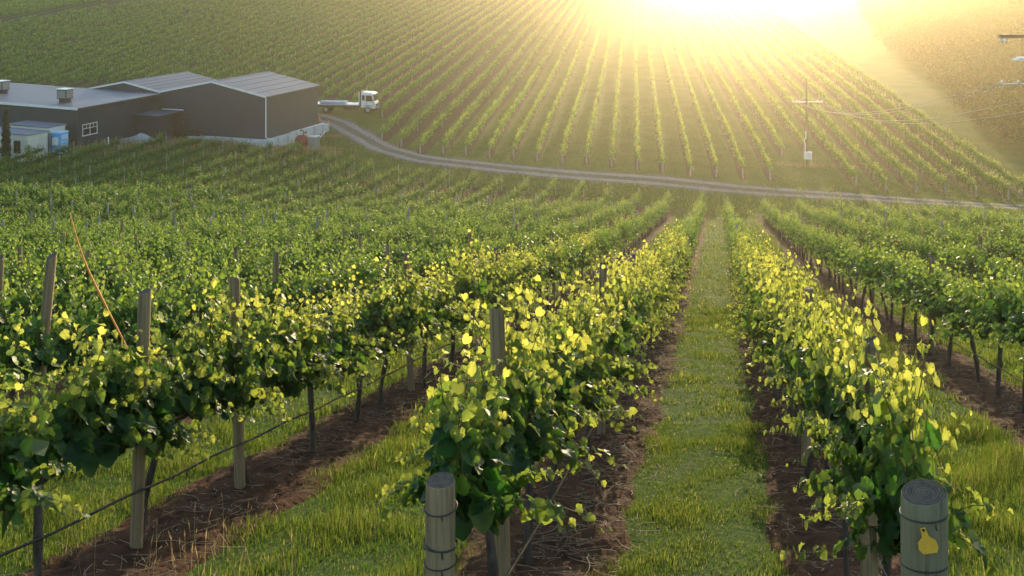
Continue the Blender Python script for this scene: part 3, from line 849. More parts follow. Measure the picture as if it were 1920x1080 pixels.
tag(link('grass', npmesh('grass', np.concatenate(V_), [np.concatenate(Q_), np.concatenate(T_)], M['grass'], {'tone': np.concatenate(a_), 'young': np.concatenate(b_)})),
    'short green grass between the vine rows and along the track', 'grass', kind='stuff')
# dry seed heads and weeds
def dry_weeds(pts, seed):
    r = np.random.default_rng(seed)
    n = len(pts); xs, ys, h, w = pts.T
    z = Zf(xs, ys); az = r.uniform(0, 2 * PI, n)
    dx, dy = np.cos(az), np.sin(az); ben = h * r.uniform(.1, .45, n)
    f = lambda t, s, ww: np.stack([xs + dx * ben * t ** 2 - dy * ww * s, ys + dy * ben * t ** 2 + dx * ww * s, z + h * t], -1)
    V = np.stack([f(0, -1, w * .35), f(0, 1, w * .35), f(.78, .5, w * .35), f(.78, -.5, w * .35), f(.86, 1, w), f(.86, -1, w), f(1., 0, w)], 1)
    b = (np.arange(n) * 7)[:, None]
    Q = np.concatenate([b + np.array([[0, 1, 2, 3]]), b + np.array([[3, 2, 4, 5]])]); T = b + np.array([[5, 4, 6]])
    return npmesh('dry_grass', V.reshape(-1, 3), [Q, T], M['straw'], {'tone': np.repeat(r.random(n), 7), 'young': np.repeat(r.random(n), 7)})
P_ = []
for cx, cy, rad, n in ((-2.15, 5.6, .30, 60), (-2.0, 6.6, .3, 40), (-2.6, 7.2, .4, 40), (-1.9, 5.0, .3, 40), (-2.6, 5.0, .3, 30), (1.9, 5.3, .5, 15)):
    P_ += [(cx + rng.normal(0, rad), cy + rng.normal(0, rad), rng.uniform(.18, .42), .005) for _ in range(n)]
for px, py, sp, n in ((350, 272, 2.6, 900), (430, 276, 2.5, 900), (500, 286, 1.6, 500), (250, 280, 3., 700), (170, 287, 2., 400), (300, 276, 3, 600), (560, 285, 2, 500), (600, 290, 1.5, 300), (620, 257, 1., 500), (1520, 312, 1.4, 500)):
    x, y, z = ground_at(px, py)
    P_ += [(x + rng.normal(0, sp), y + rng.normal(0, sp * .35), rng.uniform(.25, .8) * (1 if py > 260 and px < 1000 else .35), .045) for _ in range(n)]
tag(link('dry_grass', dry_weeds(np.array(P_), 4)), 'straw coloured seeding grass by the building and vine rows', 'dry grass', kind='stuff')
# prunings on the soil
r = np.random.default_rng(77)
n = 3800
kk = r.choice([0, 1, -1, 2, 0, 0], n); yy = 3.6 + 22 * r.random(n) ** 1.7
x0s = np.array([ROWS[k] for k in kk]); offs = r.normal(0, .26, n) + np.where(kk == 0, .22, np.where(kk == -1, .1, 0))
xs = x0s + RD * yy + offs
az = r.uniform(0, 2 * PI, n); ln = r.uniform(.04, .26, n); cv = r.normal(0, .35, n)
t = np.linspace(-.5, .5, 5)
X = xs[:, None] + np.cos(az)[:, None] * ln[:, None] * t - np.sin(az)[:, None] * (cv * ln)[:, None] * (t ** 2 * 2); Y = yy[:, None] + np.sin(az)[:, None] * ln[:, None] * t + np.cos(az)[:, None] * (cv * ln)[:, None] * (t ** 2 * 2)
Z = Zf(X, Y) + .065 + r.uniform(0, .02, n)[:, None] + (np.abs(r.normal(0, .02, n))[:, None] * (t + .5)) - .07 * np.clip(np.abs(offs)[:, None] - .3, 0, .3)
V, Q = tube_np(np.stack([X, Y, Z], -1), r.uniform(.0012, .0035, (n, 1)), 4)
tag(link('pruned_canes', npmesh('pruned_canes', V, Q, M['cane'])), 'pale pruned canes littering the red soil under the vines', 'prunings', kind='stuff')
n = 1500
kk = r.choice([0, 1, -1, 2, 0], n); yy = 3.6 + 18 * r.random(n) ** 1.5
xs = np.array([ROWS[k] for k in kk]) + RD * yy + r.normal(.08, .25, n)
s = r.uniform(.003, .011, n)
oc = np.array([(1, 0, 0), (-1, 0, 0), (0, 1, 0), (0, -1, 0), (0, 0, 1), (0, 0, -1)], float)
V = np.stack([xs, yy, Zf(xs, yy) + .055], -1)[:, None] + s[:, None, None] * oc[None] * r.uniform(.6, 1.3, (n, 6, 1))
T = np.array([(0, 2, 4), (2, 1, 4), (1, 3, 4), (3, 0, 4), (2, 0, 5), (1, 2, 5), (3, 1, 5), (0, 3, 5)])
tag(link('pebbles', npmesh('pebbles', V.reshape(-1, 3), (T[None] + (np.arange(n) * 6)[:, None, None]).reshape(-1, 3), M['stone'])), 'small pale pebbles scattered on the red soil', 'pebbles', kind='stuff')

# ------------------------------------------------------------------ the winery sheds
E1 = Vector((.343, 1, 0)).normalized(); E2 = Vector((1, -.343, 0)).normalized()
RB = -math.atan(.343)                            # local x = along the front to the near corner, local y = away
PAD = -15.9
def at_front(t, u=0.):                           # t metres back along the front from the near corner, u metres away
    return Vector((BX0, BY0, 0)) - E2 * t + E1 * u
LT, LU = 14.07, 11.3
def shed(name, t0, width, depth, eave, ridge, label, trim_side):
    p = at_front(t0 + width)
    e = empty(name, (p.x, p.y, PAD), RB); tag(e, label, 'shed')
    h, rg = eave, ridge; w, d = width, depth
    mb = MB()
    gable = [(0, 0), (w, 0), (w, h), (w / 2, rg), (0, h)]
    mb.prism(gable, 'y', 0, d); mb.build('wall', M['wall'], e)
    rf = MB()
    for a, b, za, zb in ((-.12, w / 2, h - .03, rg), (w / 2, w + .12, rg, h - .03)):
        rf.prism([(a, za + .02), (b, zb + .02), (b, zb + .10), (a, za + .10)], 'y', -.12, d + .12)
    ro = rf.build('roof', M['roofrib'], e)
    for yy in (-.16, d + .12):
        tm = MB()
        for a, b, za, zb in ((-.12, w / 2, h - .03, rg), (w / 2, w + .12, rg, h - .03)):
            tm.prism([(a, za - .06), (b, zb - .06), (b, zb + .13), (a, za + .13)], 'y', yy, yy + .037)
        tm.build('barge_flashing', M['trim'], ro)
    for q in (.2, .4, .6, .8):  # thin dark strips on one roof slope, parallel to the ridge
        sm_ = MB(); xa_ = w / 2 + q * w / 2; za_ = rg - q * (rg - h) + .09; xb_ = xa_ + .10; zb_ = za_ - .10 * (rg - h) / (w / 2)
        sm_.prism([(xa_, za_), (xb_, zb_), (xb_, zb_ + .035), (xa_, za_ + .035)], 'y', -.1, d + .1); sm_.build('dark_roof_strip', M['darkmetal'], ro)
    rc = MB(); rc.prism([(w / 2 - .2, rg + .07), (w / 2, rg + .125), (w / 2 + .2, rg + .07), (w / 2 + .2, rg + .09), (w / 2, rg + .15), (w / 2 - .2, rg + .09)], 'y', -.11, d + .11)
    rc.build('ridge_cap', M['roof'], ro)
    return e, ro
s1, r1 = shed('steel_shed', 0, LT, LU, 4.6, 6.0, 'charcoal gabled steel shed with a white downpipe on its near corner', 1)
g = MB(); g.box(LT + .125, LT + .21, -.1, LU + .1, 4.46, 4.60); g.build('gutter', M['darkmetal'], s1)
dp = MB(); dp.tube([(LT + .05, -.07, 4.5), (LT + .05, -.07, .12), (LT + .35, -.09, .05), (LT + .8, -.1, .05)], .055, 8); dp.build('downpipe', M['trim'], s1)
d_ = MB(); d_.box(3.15, 4.05, -.05, -.002, .25, 2.35); dr = d_.build('door', M['wall'], s1)
f_ = MB(); f_.box(3.08, 3.149, -.07, -.002, .25, 2.42); f_.box(4.051, 4.12, -.07, -.002, .25, 2.42); f_.box(3.149, 4.051, -.07, -.002, 2.351, 2.42); f_.build('frame', M['darkmetal'], dr)
h_ = MB(); h_.tube([(3.25, -.05, 1.3), (3.25, -.11, 1.3), (3.37, -.11, 1.3)], .02, 6); h_.build('handle', M['galv'], dr)
s2, r2 = shed('steel_shed', LT, 10., LU, 4.6, 5.55, 'charcoal steel shed behind the flat-roofed building, blue-grey ribbed gable roof', 0)
# flat-roofed building
c2 = at_front(LT) - E1 * 12.9
FW, FD = 24., 12.6
p = c2 - E2 * FW
fb = empty('winery_building', (p.x, p.y, PAD - .2), RB); tag(fb, 'long charcoal building with a nearly flat grey roof and a white-framed window', 'building')
HB = 4.55
wl = MB(); wl.box(0, FW, 0, FD, -.3, HB); wl.build('wall', M['wall'], fb)
rf = MB(); rf.prism([(-.1, HB + .45), (FW + .35, HB + .01), (FW + .35, HB + .14), (-.1, HB + .58)], 'y', -.35, FD - .02); fro = rf.build('roof', M['roof'], fb)
tm = MB(); tm.prism([(-.1, HB + .38), (FW + .36, HB - .06), (FW + .36, HB + .17), (-.1, HB + .61)], 'y', -.40, -.352); tm.build('barge_flashing', M['trim'], fro)
tm = MB(); tm.prism([(-.1, HB + .47), (9, HB + .3), (9, HB + .42), (-.1, HB + .6)], 'y', FD - .018, FD + .05); tm.build('barge_flashing', M['trim'], fro)
tm = MB(); tm.box(FW + .351, FW + .40, -.35, FD - .1, HB - .1, HB + .10)
tm.build('gutter', M['darkmetal'], fro)
br = MB()
for yy in (3.4, 6.6, 9.4): br.box(FW + .002, FW + .32, yy, yy + .16, HB - .22, HB - .02)
br.build('bracket', M['darkmetal'], fb)
# window on the side that faces along the yard
wy0, wy1, wz0, wz1 = .75, 2.75, 1.72, 2.78
fr = MB()
x_ = FW
for a, b, c, d in ((wy0 - .07, wy1 + .07, wz1, wz1 + .08), (wy0 - .12, wy1 + .12, wz0 - .1, wz0), (wy0 - .07, wy0, wz0, wz1), (wy1, wy1 + .07, wz0, wz1), ((wy0 + wy1) / 2 - .035, (wy0 + wy1) / 2 + .035, wz0, wz1)):
    fr.box(x_ + .002, x_ + .07, a, b, c, d)
m_ = (wy0 + wy1) / 2
fr.box(x_ + .002, x_ + .06, wy0, m_ - .035, wz1 - .42, wz1 - .36); fr.box(x_ + .002, x_ + .06, m_ + .035, wy1, wz1 - .42, wz1 - .36)
for q_ in ((wy0 + m_ - .035) / 2, (wy1 + m_ + .035) / 2): fr.box(x_ + .002, x_ + .055, q_ - .02, q_ + .02, wz1 - .36, wz1)
win = MB(); win.box(x_ + .001, x_ + .025, wy0, wy1, wz0, wz1); wo = win.build('window', M['glass'], fb); fr.build('window_frame', M['trim'], wo)
# store room in the corner
st = empty('store_room', tuple(at_front(LT - .05, -4.1)) [:2] + (PAD - .3,), RB)
p = at_front(LT) - E1 * 4.0
st.location = (p.x, p.y, PAD - .25)
tag(st, 'small charcoal lean-to store in the corner between the sheds', 'lean-to')
wl = MB(); wl.box(.002, 3.0, 0, 2.3, -.4, 2.75); wl.build('wall', M['wall'], st)
rf = MB(); rf.prism([(-.05, 2.80), (3.2, 2.78), (3.2, 2.88), (-.05, 2.9)], 'y', -.25, 3.95); rr = rf.build('roof', M['roof'], st)
fs = MB(); fs.box(.3, 3.2, 3.96, 3.998, 2.76, 3.0); fs.build('flashing', M['trim'], rr)
pst = MB(); pst.box(3.0, 3.12, 2.302, 2.42, -.4, 2.77); pst.build('post', M['darkmetal'], st)
# concrete retaining wall round the pad
rw = empty('retaining_wall', (BX0, BY0, PAD), RB); tag(rw, 'pale concrete sleeper wall holding up the shed pad', 'retaining wall')
y = -1.0
def panels(axis_, a0, a1, fixed, zb):
    L = 1.95; a = a0
    while a < a1 - .3:
        b = min(a + L, a1); zz0 = zb((a + b) / 2)
        mb = MB(); z = -.06
        while z > zz0:
            q0 = max(z - .32, zz0 - .2)
            if axis_ == 'x': mb.box(a + .05, b - .05, fixed, fixed + .1, q0 + .012, z)
            else: mb.box(fixed - .1, fixed, a + .05, b - .05, q0 + .012, z)
            z = q0
        mb.build('sleeper_panel', M['concrete'], rw)
        a = b
        mb = MB()
        if axis_ == 'x': mb.box(a - .045, a + .045, fixed - .05, fixed + .15, zz0 - .3, .0)
        else: mb.box(fixed - .15, fixed + .05, a - .045, a + .045, zz0 - .3, .0)
        mb.build('steel_post', M['galv'], rw)
panels('x', -9.6, .8, -1.0, lambda a: -.55 - .95 * max(0, (a + 9.6) / 10.4))
panels('y', -.88, LU + 1.0, .95, lambda a: -1.5)
mb = MB(); mb.box(-9.6, .79, -.89, -.004, -.3, -.07); mb.box(.004, .84, -.002, LU + 1, -.3, -.07); mb.build('capping_slab', M['concrete'], rw)
mb = MB(); mb.tube([(.5, 4.2, .06), (.55, 11.6, .06)], .06, 8)
pp = mb.build('pipe', M['trim']); pp.location = rw.location; pp.rotation_euler = rw.rotation_euler
tag(pp, 'long white pipe lying on top of the retaining wall', 'pipe')
# rooftop coolers
def cooler(loc, label):
    e = empty('evaporative_cooler', loc, RB); tag(e, label, 'rooftop cooler')
    mb = MB(); mb.bbox(-.62, .62, -.55, .55, .22, 1.22, .04); b = mb.build('housing', M['darkmetal'], e)
    mb = MB()
    for zq in np.arange(.34, 1.1, .09): mb.box(-.55, .55, -.575, -.548, zq, zq + .05)
    for zq in np.arange(.34, 1.1, .09): mb.box(.618, .64, -.48, .48, zq, zq + .05)
    mb.build('louvre_grille', M['galv'], b)
    mb = MB(); mb.bbox(-.68, .68, -.6, .6, 1.225, 1.30, .02); mb.build('lid', M['trim'], e)
    mb = MB(); mb.box(-.45, .45, -.4, .4, -.25, .218); mb.build('base', M['darkmetal'], e)
    mb = MB(); mb.tube([(.64, .2, .5), (.85, .2, .45), (.9, .2, .05), (.7, .2, -.05)], .02, 6); mb.build('hose', M['black'], e)
cx, cy, _z = P3(122, 190, 106); cooler((cx, cy, PAD - .2 + HB + .40), 'boxy evaporative cooler alone in the middle of the flat roof')
cx, cy, _z = P3(3, 186, 112); cooler((cx, cy, PAD - .2 + HB + .58), 'dark evaporative cooler at the far edge of the flat roof, cut by the frame')
# site sheds in front
def site_shed(px, py, Y, w, d, h, label, window=True):
    x, y, z = P3(px, py, Y)
    e = empty('site_shed', (x, y, zf(x, y) - .05), RB); tag(e, label, 'site shed')
    mb = MB(); mb.box(-w, 0, 0, d, .12, h); mb.build('wall', M['creamv'], e)
    mb = MB()
    mb.box(-w - .03, .03, -.03, .0 - .002, h - .42, h + .02); mb.box(.002, .03, -.002, d + .02, h - .42, h + .02)
    mb.build('fascia', M['cream'], e)
    mb = MB(); mb.prism([(-w - .12, h + .12), (.12, h + .022), (.12, h + .08), (-w - .12, h + .18)], 'y', -.12, d + .1); mb.build('roof', M['roof'], e)
    mb = MB()
    for a in (-w + .2, -.35):
        for b in (.1, d - .3): mb.box(a, a + .2, b, b + .2, -.25, .118)
    mb.build('footing', M['concrete'], e)
    mb = MB(); mb.tube([(.06, d - .08, h - .1), (.06, d - .08, .1)], .04, 6); mb.build('downpipe', M['darkmetal'], e)
    if window:
        mb = MB(); mb.box(-1.65, -.95, -.028, -.002, .95, 2.05); wn = mb.build('window', M['glass'], e)
        mb = MB(); mb.box(-1.7, -1.652, -.04, -.002, .9, 2.1); mb.box(-.948, -.9, -.04, -.002, .9, 2.1); mb.box(-1.652, -.948, -.04, -.002, 2.052, 2.1); mb.box(-1.652, -.948, -.04, -.002, .9, .948); mb.box(-1.33, -1.27, -.039, -.029, .948, 2.052)
        mb.build('window_frame', M['darkmetal'], wn)
    return e
site_shed(52, 291, 95.5, 6.0, 2.6, 2.65, 'cream site shed with a dark two-pane window beside the cypress')
site_shed(89, 283, 98.4, 5.0, 2.4, 2.75, 'second cream shed tucked between the windowed one and the blue toilet', False)
# portable toilet
x, y, z = P3(112, 287, 99.0)
pt = empty('portable_toilet', (x, y, zf(x, y)), RB + .1); tag(pt, 'sky blue portable toilet with a white tank box on its side', 'portable toilet')
mb = MB(); mb.bbox(-.72, .55, -.6, .6, .12, 2.1, .05); mb.build('cabin', M['blue'], pt)
mb = MB(); mb.bbox(-.75, .58, -.64, .64, 2.1, 2.28, .07); mb.build('roof', M['bluelight'], pt)
mb = MB(); mb.box(.552, .585, -.48, .48, .22, 2.0); dr = mb.build('door', M['bluelight'], pt)
mb = MB()
for zq in (.45, .75, 1.05, 1.35): mb.box(.587, .60, -.38, .38, zq, zq + .16)
mb.build('rib', M['blue'], dr)
mb = MB(); mb.box(-.8, .6, -.65, .65, 0, .118); mb.build('skid', M['darkmetal'], pt)
mb = MB(); mb.bbox(-.25, .32, -.85, -.602, 1.0, 1.75, .03); mb.build('tank_box', M['whitepaint'], pt)
mb = MB(); mb.tube([(-.2, -.75, 1.7), (-.35, -.72, 1.9), (-.45, -.7, 1.2), (-.45, -.7, .8), (-.2, -.72, .72), (.0, -.72, .95)], .025, 6); mb.build('hose', M['black'], pt)
# post, tarp, trough
x, y, z = ground_at(203, 278); mb = MB(); mb.tube([(0, 0, -.2), (0, 0, 1.15)], .055, 10)
o = mb.build('marker_post', M['whitepaint']); o.location = (x, y, zf(x, y)); tag(o, 'short white marker post in the dry grass by the charcoal wall', 'marker post')
x, y, z = ground_at(262, 268)
bm = bmesh.new(); bmesh.ops.create_grid(bm, x_segments=14, y_segments=9, size=1)
for v in bm.verts:
    q = v.co.copy(); v.co = Vector((q.x * 2.6, q.y * 1.1, max(0, 1.15 * (1 - abs(q.x) ** 1.2) * (1 - q.y ** 2) + .12 * math.sin(5 * q.x + 3 * q.y)) * .85))
bmesh.ops.solidify(bm, geom=bm.faces[:], thickness=.02)
me = bpy.data.meshes.new('tarp'); bm.to_mesh(me); bm.free(); me.materials.append(M['tarp'])
o = link('tarpaulin', me); o.location = (x, y, zf(x, y) + .05); o.rotation_euler = (0, 0, -.3); tag(o, 'crumpled grey tarpaulin over a heap beside the charcoal wall', 'tarpaulin')
mb = MB(); p = at_front(9.0, -.5)
mb.prism([(-1.0, 0), (1.0, 0), (1.15, .55), (-1.15, .55)], 'y', -.3, .3); mb.prism([(-1.15, .551), (1.15, .551), (1.15, .6), (-1.15, .6)], 'y', -.36, .36)
o = mb.build('trough', M['black']); o.location = (p.x, p.y, PAD - .05); o.rotation_euler = (0, 0, RB); tag(o, 'black plastic trough against the foot of the gabled shed', 'trough')

# ------------------------------------------------------------------ red tank, crate, pipe, cones by the bend
x, y, z = ground_at(568, 279)
rt = empty('red_tank', (x, y, zf(x, y)), -.35); rt.scale = (.85, .85, .85); tag(rt, 'red round-backed tank on a stand beside the grey slatted crate', 'tank')
mb = MB()
pts = [(-1.0, 0, .95), (-.92, 0, .95), (-.7, 0, .95), (0, 0, .95), (.6, 0, .95), (.75, 0, .95), (.8, 0, .95)]
mb.tube(pts, [.1, .55, .78, .86, .8, .6, .1], 18); mb.build('barrel', M['red'], rt)
mb = MB(); mb.tube([(.1, 0, 1.75), (.15, 0, 2.2), (-.2, .1, 2.45), (-.5, .1, 2.3)], .09, 8); mb.tube([(.15, 0, 2.2), (.5, -.05, 2.1), (.6, -.05, 2.3)], .08, 8); mb.build('outlet', M['red'], rt)
mb = MB()
for a in (-.6, .5):
    for b in (-.5, .5): mb.box(a - .06, a + .06, b - .06, b + .06, -.1, .6)
mb.box(-.7, .6, -.56, -.44, .3, .4); mb.box(-.7, .6, .44, .56, .3, .4); mb.build('stand', M['darkmetal'], rt)
x, y, z = ground_at(585, 279)
cr = empty('crate', (x, y, zf(x, y)), -.25); tag(cr, 'grey slatted metal crate beside the red tank', 'crate')
mb = MB()
for a in np.arange(-.6, .61, .2): mb.box(a - .075, a + .075, -.55, -.52, .12, 1.35)
for a in np.arange(-.5, .51, .2): mb.box(.66, .69, a - .075, a + .075, .12, 1.35); mb.box(-.69, -.66, a - .075, a + .075, .12, 1.35)
for a in np.arange(-.6, .61, .2): mb.box(a - .075, a + .075, .52, .55, .12, 1.35)
mb.build('slat', M['galv'], cr)
mb = MB(); mb.box(-.72, .72, -.58, .58, 1.352, 1.42); mb.build('lid', M['alu'], cr)
mb = MB(); mb.box(-.72, .72, -.58, .58, .0, .118); mb.build('base', M['alu'], cr)
a = ground_at(598, 262); b = ground_at(614, 244); c = ground_at(606, 243)
mb = MB(); mb.tube([(a[0], a[1], a[2] + .1), (b[0], b[1], b[2] + .1)], .09, 8); mb.tube([(b[0], b[1], b[2] + .1), (c[0], c[1], c[2] + .1)], .09, 8)
tag(mb.build('pipe', M['trim']), 'bent white pipe lying on the ground near the track', 'pipe')
def cone(px, py, label):
    x, y, z = ground_at(px, py)
    e = empty('traffic_cone', (x, y, zf(x, y))); tag(e, label, 'traffic cone')
    mb = MB(); mb.tube([(0, 0, .04), (0, 0, .82)], [.2, .05], 14); mb.build('cone', M['orange'], e)
    mb = MB(); mb.box(-.27, .27, -.27, .27, 0, .04); mb.build('base', M['black'], e)
cone(616, 238, 'orange traffic cone beside the gravel bend')
cone(599, 230.5, 'orange traffic cone at the shed corner above the retaining wall')

# ------------------------------------------------------------------ truck
x, y, z = ground_at(660, 211)
tk = empty('flatbed_truck', (x, y, zf(x, y)), -.10); tag(tk, 'white cab-over flatbed truck parked at the foot of the vine hill', 'truck')
mb = MB(); mb.bbox(-5.2, 1.15, -1.2, 1.2, 1.02, 1.17, .02); bed = mb.build('tray', M['alu'], tk)
mb = MB()
for q in np.arange(-5.0, 1.1, .42): mb.box(q, q + .06, -1.24, -1.202, .94, 1.1)
mb.build('rope_hook', M['galv'], bed)
mb = MB(); mb.box(-4.9, 2.6, -.42, -.3, .72, .98); mb.box(-4.9, 2.6, .3, .42, .72, .98)
for q in (-4.5, -3., -1.2, .4, 1.6): mb.box(q, q + .12, -.299, .299, .76, .94)
mb.box(-.9, .3, -.85, -.45, .45, .95); mb.build('chassis', M['darkmetal'], tk)
mb = MB(); mb.box(1.16, 1.24, -1.15, -1.07, 1.0, 2.75); mb.box(1.16, 1.24, 1.07, 1.15, 1.0, 2.75)
for zq in (1.2, 1.62, 2.04, 2.46, 2.69): mb.box(1.16, 1.24, -1.069, 1.069, zq, zq + .06)
mb.box(1.16, 1.20, -1.069, -.6, 1.26, 2.69); mb.build('headboard', M['whitetruck'], tk)
prof = [(1.45, .78), (3.30, .62), (3.34, 1.25), (3.22, 1.55), (2.98, 2.52), (2.85, 2.68), (1.55, 2.74), (1.45, 2.62)]
bm = bmesh.new()
vs = [[bm.verts.new((px_, s * (1.08 if pz_ < 2.0 else 1.0), pz_)) for px_, pz_ in prof] for s in (-1, 1)]
bm.faces.new(vs[0]); bm.faces.new(vs[1][::-1])
for i in range(len(prof)): bm.faces.new((vs[0][i], vs[1][i], vs[1][(i + 1) % 8], vs[0][(i + 1) % 8]))
bmesh.ops.recalc_face_normals(bm, faces=bm.faces)
bmesh.ops.bevel(bm, geom=bm.edges[:], offset=.05, segments=2, affect='EDGES')
me = bpy.data.meshes.new('cab'); bm.to_mesh(me); bm.free(); me.materials.append(M['whitetruck'])
cab = link('cab', me, tk)
for s in (-1, 1):
    mb = MB(); yo = 1.085 * s
    y0_, y1_ = (yo - .012, yo) if s > 0 else (yo, yo + .012)
    mb.prism([(2.12, 1.60), (3.02, 1.60), (2.86, 2.36), (2.12, 2.36)], 'y', y0_ - .0, y1_)
    mb.prism([(1.60, 1.70), (1.95, 1.70), (1.95, 2.36), (1.60, 2.36)], 'y', y0_ - .0, y1_)
    mb.build('side_window', M['glass'], cab)
    mb = MB(); yo = 1.10 * s
    for q in (2.04, 3.08): mb.box(q, q + .018, min(yo - .012, yo), max(yo - .012, yo), .85, 1.58 if q > 3 else 2.45)
    mb.box(2.14, 2.32, min(yo, yo + .03 * s), max(yo, yo + .03 * s), 1.38, 1.43); mb.build('door_trim', M['darkmetal'], cab)
    mb = MB(); mb.box(3.05, 3.16, 1.15 * s - .09, 1.15 * s + .09, 1.05, 1.13); mb.build('indicator', M['amber'], cab)
    mb = MB(); mb.tube([(3.05, 1.06 * s, 2.3), (3.25, 1.3 * s, 2.25), (3.25, 1.3 * s, 1.7)], .015, 6); mb.box(3.2, 3.26, 1.3 * s - .1, 1.3 * s + .1, 1.75, 2.15); mb.build('mirror', M['darkmetal'], cab)
mb = MB(); mb._add([(3.225, -.92, 1.60), (3.225, .92, 1.60), (3.005, .86, 2.46), (3.005, -.86, 2.46), (3.195, -.92, 1.60), (3.195, .92, 1.60), (2.975, .86, 2.46), (2.975, -.86, 2.46)], [(0, 1, 2, 3), (7, 6, 5, 4), (0, 4, 5, 1), (1, 5, 6, 2), (2, 6, 7, 3), (3, 7, 4, 0)])
w_ = mb.build('windscreen', M['glass'], cab); w_.location = (.03, 0, .01)
mb = MB(); mb.box(3.33, 3.36, -.7, .7, .95, 1.2); mb.build('grille', M['darkmetal'], cab)
for s in (-.85, .85):
    mb = MB(); mb.tube([(3.28, s, .95), (3.37, s, .95)], .12, 12); mb.build('headlight', M['galv'], cab)
mb = MB(); mb.tube([(3.55, -1.1, .75), (3.62, -1.1, 1.3), (3.62, 1.1, 1.3), (3.55, 1.1, .75)], .04, 8); mb.tube([(3.6, -1.05, 1.0), (3.6, 1.05, 1.0)], .035, 8); mb.box(3.345, 3.62, -1.15, 1.15, .5, .72); mb.build('bull_bar', M['darkmetal'], tk)
mb = MB(); mb.prism([(2.98, 2.55), (3.22, 2.48), (3.24, 2.52), (2.96, 2.62)], 'y', -.95, .95); mb.build('sun_visor', M['whitetruck'], cab)
mb = MB(); mb.tube([(1.34, -.85, .9), (1.34, -.85, 2.9), (1.34, -.85, 3.05)], [.09, .09, .075], 10); mb.build('exhaust_stack', M['darkmetal'], tk)
for q in (-3.2, 2.35):
    for s in (-1, 1):
        w = empty('wheel', (q, s * .95, .46)); w.parent = tk
        mb = MB(); mb.tube([(0, -.15, 0), (0, -.12, 0), (0, .12, 0), (0, .15, 0)], [.40, .46, .46, .40], 20); mb.build('tyre', M['black'], w)
        mb = MB(); mb.tube([(0, s * .10, 0), (0, s * .165, 0), (0, s * .17, 0)], [.26, .26, .1], 14); mb.build('rim', M['galv'], w)
mb = MB(); mb.prism([(2.35 + .66 * math.cos(a), .46 + .66 * math.sin(a)) for a in np.linspace(.2, PI - .2, 9)] + [(2.35 + .58 * math.cos(a), .46 + .58 * math.sin(a)) for a in np.linspace(PI - .2, .2, 9)], 'y', -1.12, 1.12); mb.build('mudguard', M['darkmetal'], tk)
# load on the tray
ld = empty('pipe_bundle', tk.location + Vector((0, 0, 0)), -.10); tag(ld, 'bundle of aluminium lengths lying on the truck tray', 'pipe bundle')
for r_ in range(2):
    for c_ in range(7):
        mb = MB(); yy = -.75 + c_ * .17 + (.08 if r_ else 0); mb.tube([(-4.1, yy, 1.26 + r_ * .15), (-.6, yy, 1.26 + r_ * .15)], .075, 8); mb.build('pipe', M['alu'], ld)
mb = MB()
for q in (-3.6, -1.1): mb.box(q, q + .1, -.9, .5, 1.175, 1.185); mb.box(q, q + .08, -.86, .52, 1.495, 1.52)
mb.build('strap', M['galv'], ld)

# ------------------------------------------------------------------ power poles and lines
def arm(mb, z, w, off=0, t=.06): mb.box(-w / 2 + off, w / 2 + off, -t, t, z - t, z + t)
x, y, z = ground_at(1513, 312)
pw = empty('power_pole', (x, y, z)); tag(pw, 'slim power pole with a white meter box standing in the hillside vines', 'power pole')
mb = MB(); mb.tube([(0, 0, -.4), (-.02, 0, 4), (-.05, 0, 9.)], [.13, .12, .09], 12); mb.build('pole', M['timber'], pw)
mb = MB(); arm(mb, 6.55, 3.1, .05); mb.build('crossarm', M['galv'], pw)
mb = MB(); mb.tube([(-1., .08, 6.55), (-.05, .08, 7.1)], .025, 6); mb.build('brace', M['galv'], pw)
ins = []
for a in (-1.4, -1.0, 1.1, 1.5):
    mb = MB(); mb.tube([(a, 0, 6.615), (a, 0, 6.68), (a, 0, 6.76)], [.05, .08, .04], 10); mb.build('insulator', M['porcelain'], pw); ins.append((a, 0, 6.7))
mb = MB(); mb.bbox(-.35, .42, -.42, -.14, .75, 1.5, .03); bx = mb.build('meter_box', M['whitepaint'], pw)
mb = MB(); mb.box(.025, .035, -.425, -.419, .8, 1.45); mb.build('door_seam', M['galv'], bx)
for q_ in (-.3, .31):
    mb = MB(); mb.box(q_, q_ + .06, -.34, -.28, -.3, .749); mb.build('box_leg', M['galv'], pw)
mb = MB(); mb.tube([(-.2, -.12, 1.5), (-.2, -.12, 2.3), (-.32, -.12, 2.5), (-.3, -.12, 2.7), (-.14, -.11, 2.85), (-.13, -.11, 3.6)], .05, 8); mb.build('conduit', M['whitepaint'], pw)
# nearer pole, mostly outside the frame
x2, y2 = 24.6, 45.; z2 = zf(x2, y2)
pn = empty('power_pole', (x2, y2, z2)); tag(pn, 'timber power pole by the near vines, only its arm ends inside the frame', 'power pole')
ht = lambda py: CZ - (py - HY) * y2 / F - z2
mb = MB(); mb.tube([(0, 0, -.5), (0, 0, 5), (0, 0, 10.4)], [.17, .16, .12], 12); mb.build('pole', M['timber'], pn)
mb = MB(); arm(mb, ht(68), 5.2, 0, .075); mb.build('crossarm', M['timber'], pn)
mb = MB(); arm(mb, ht(158), 5.2, 0, .035); mb.build('crossarm', M['galv'], pn)
for a in (-2.52, -2.34):
    mb = MB(); mb.tube([(a, -.12, ht(68) - .12), (a, -.12, ht(68) - .30)], .045, 8); mb.build('insulator', M['porcelain'], pn)
mb = MB(); mb.box(-2.6, -2.28, -.16, -.08, ht(68) - .115, ht(68) - .06); mb.build('bracket', M['galv'], pn)
near_ins = []
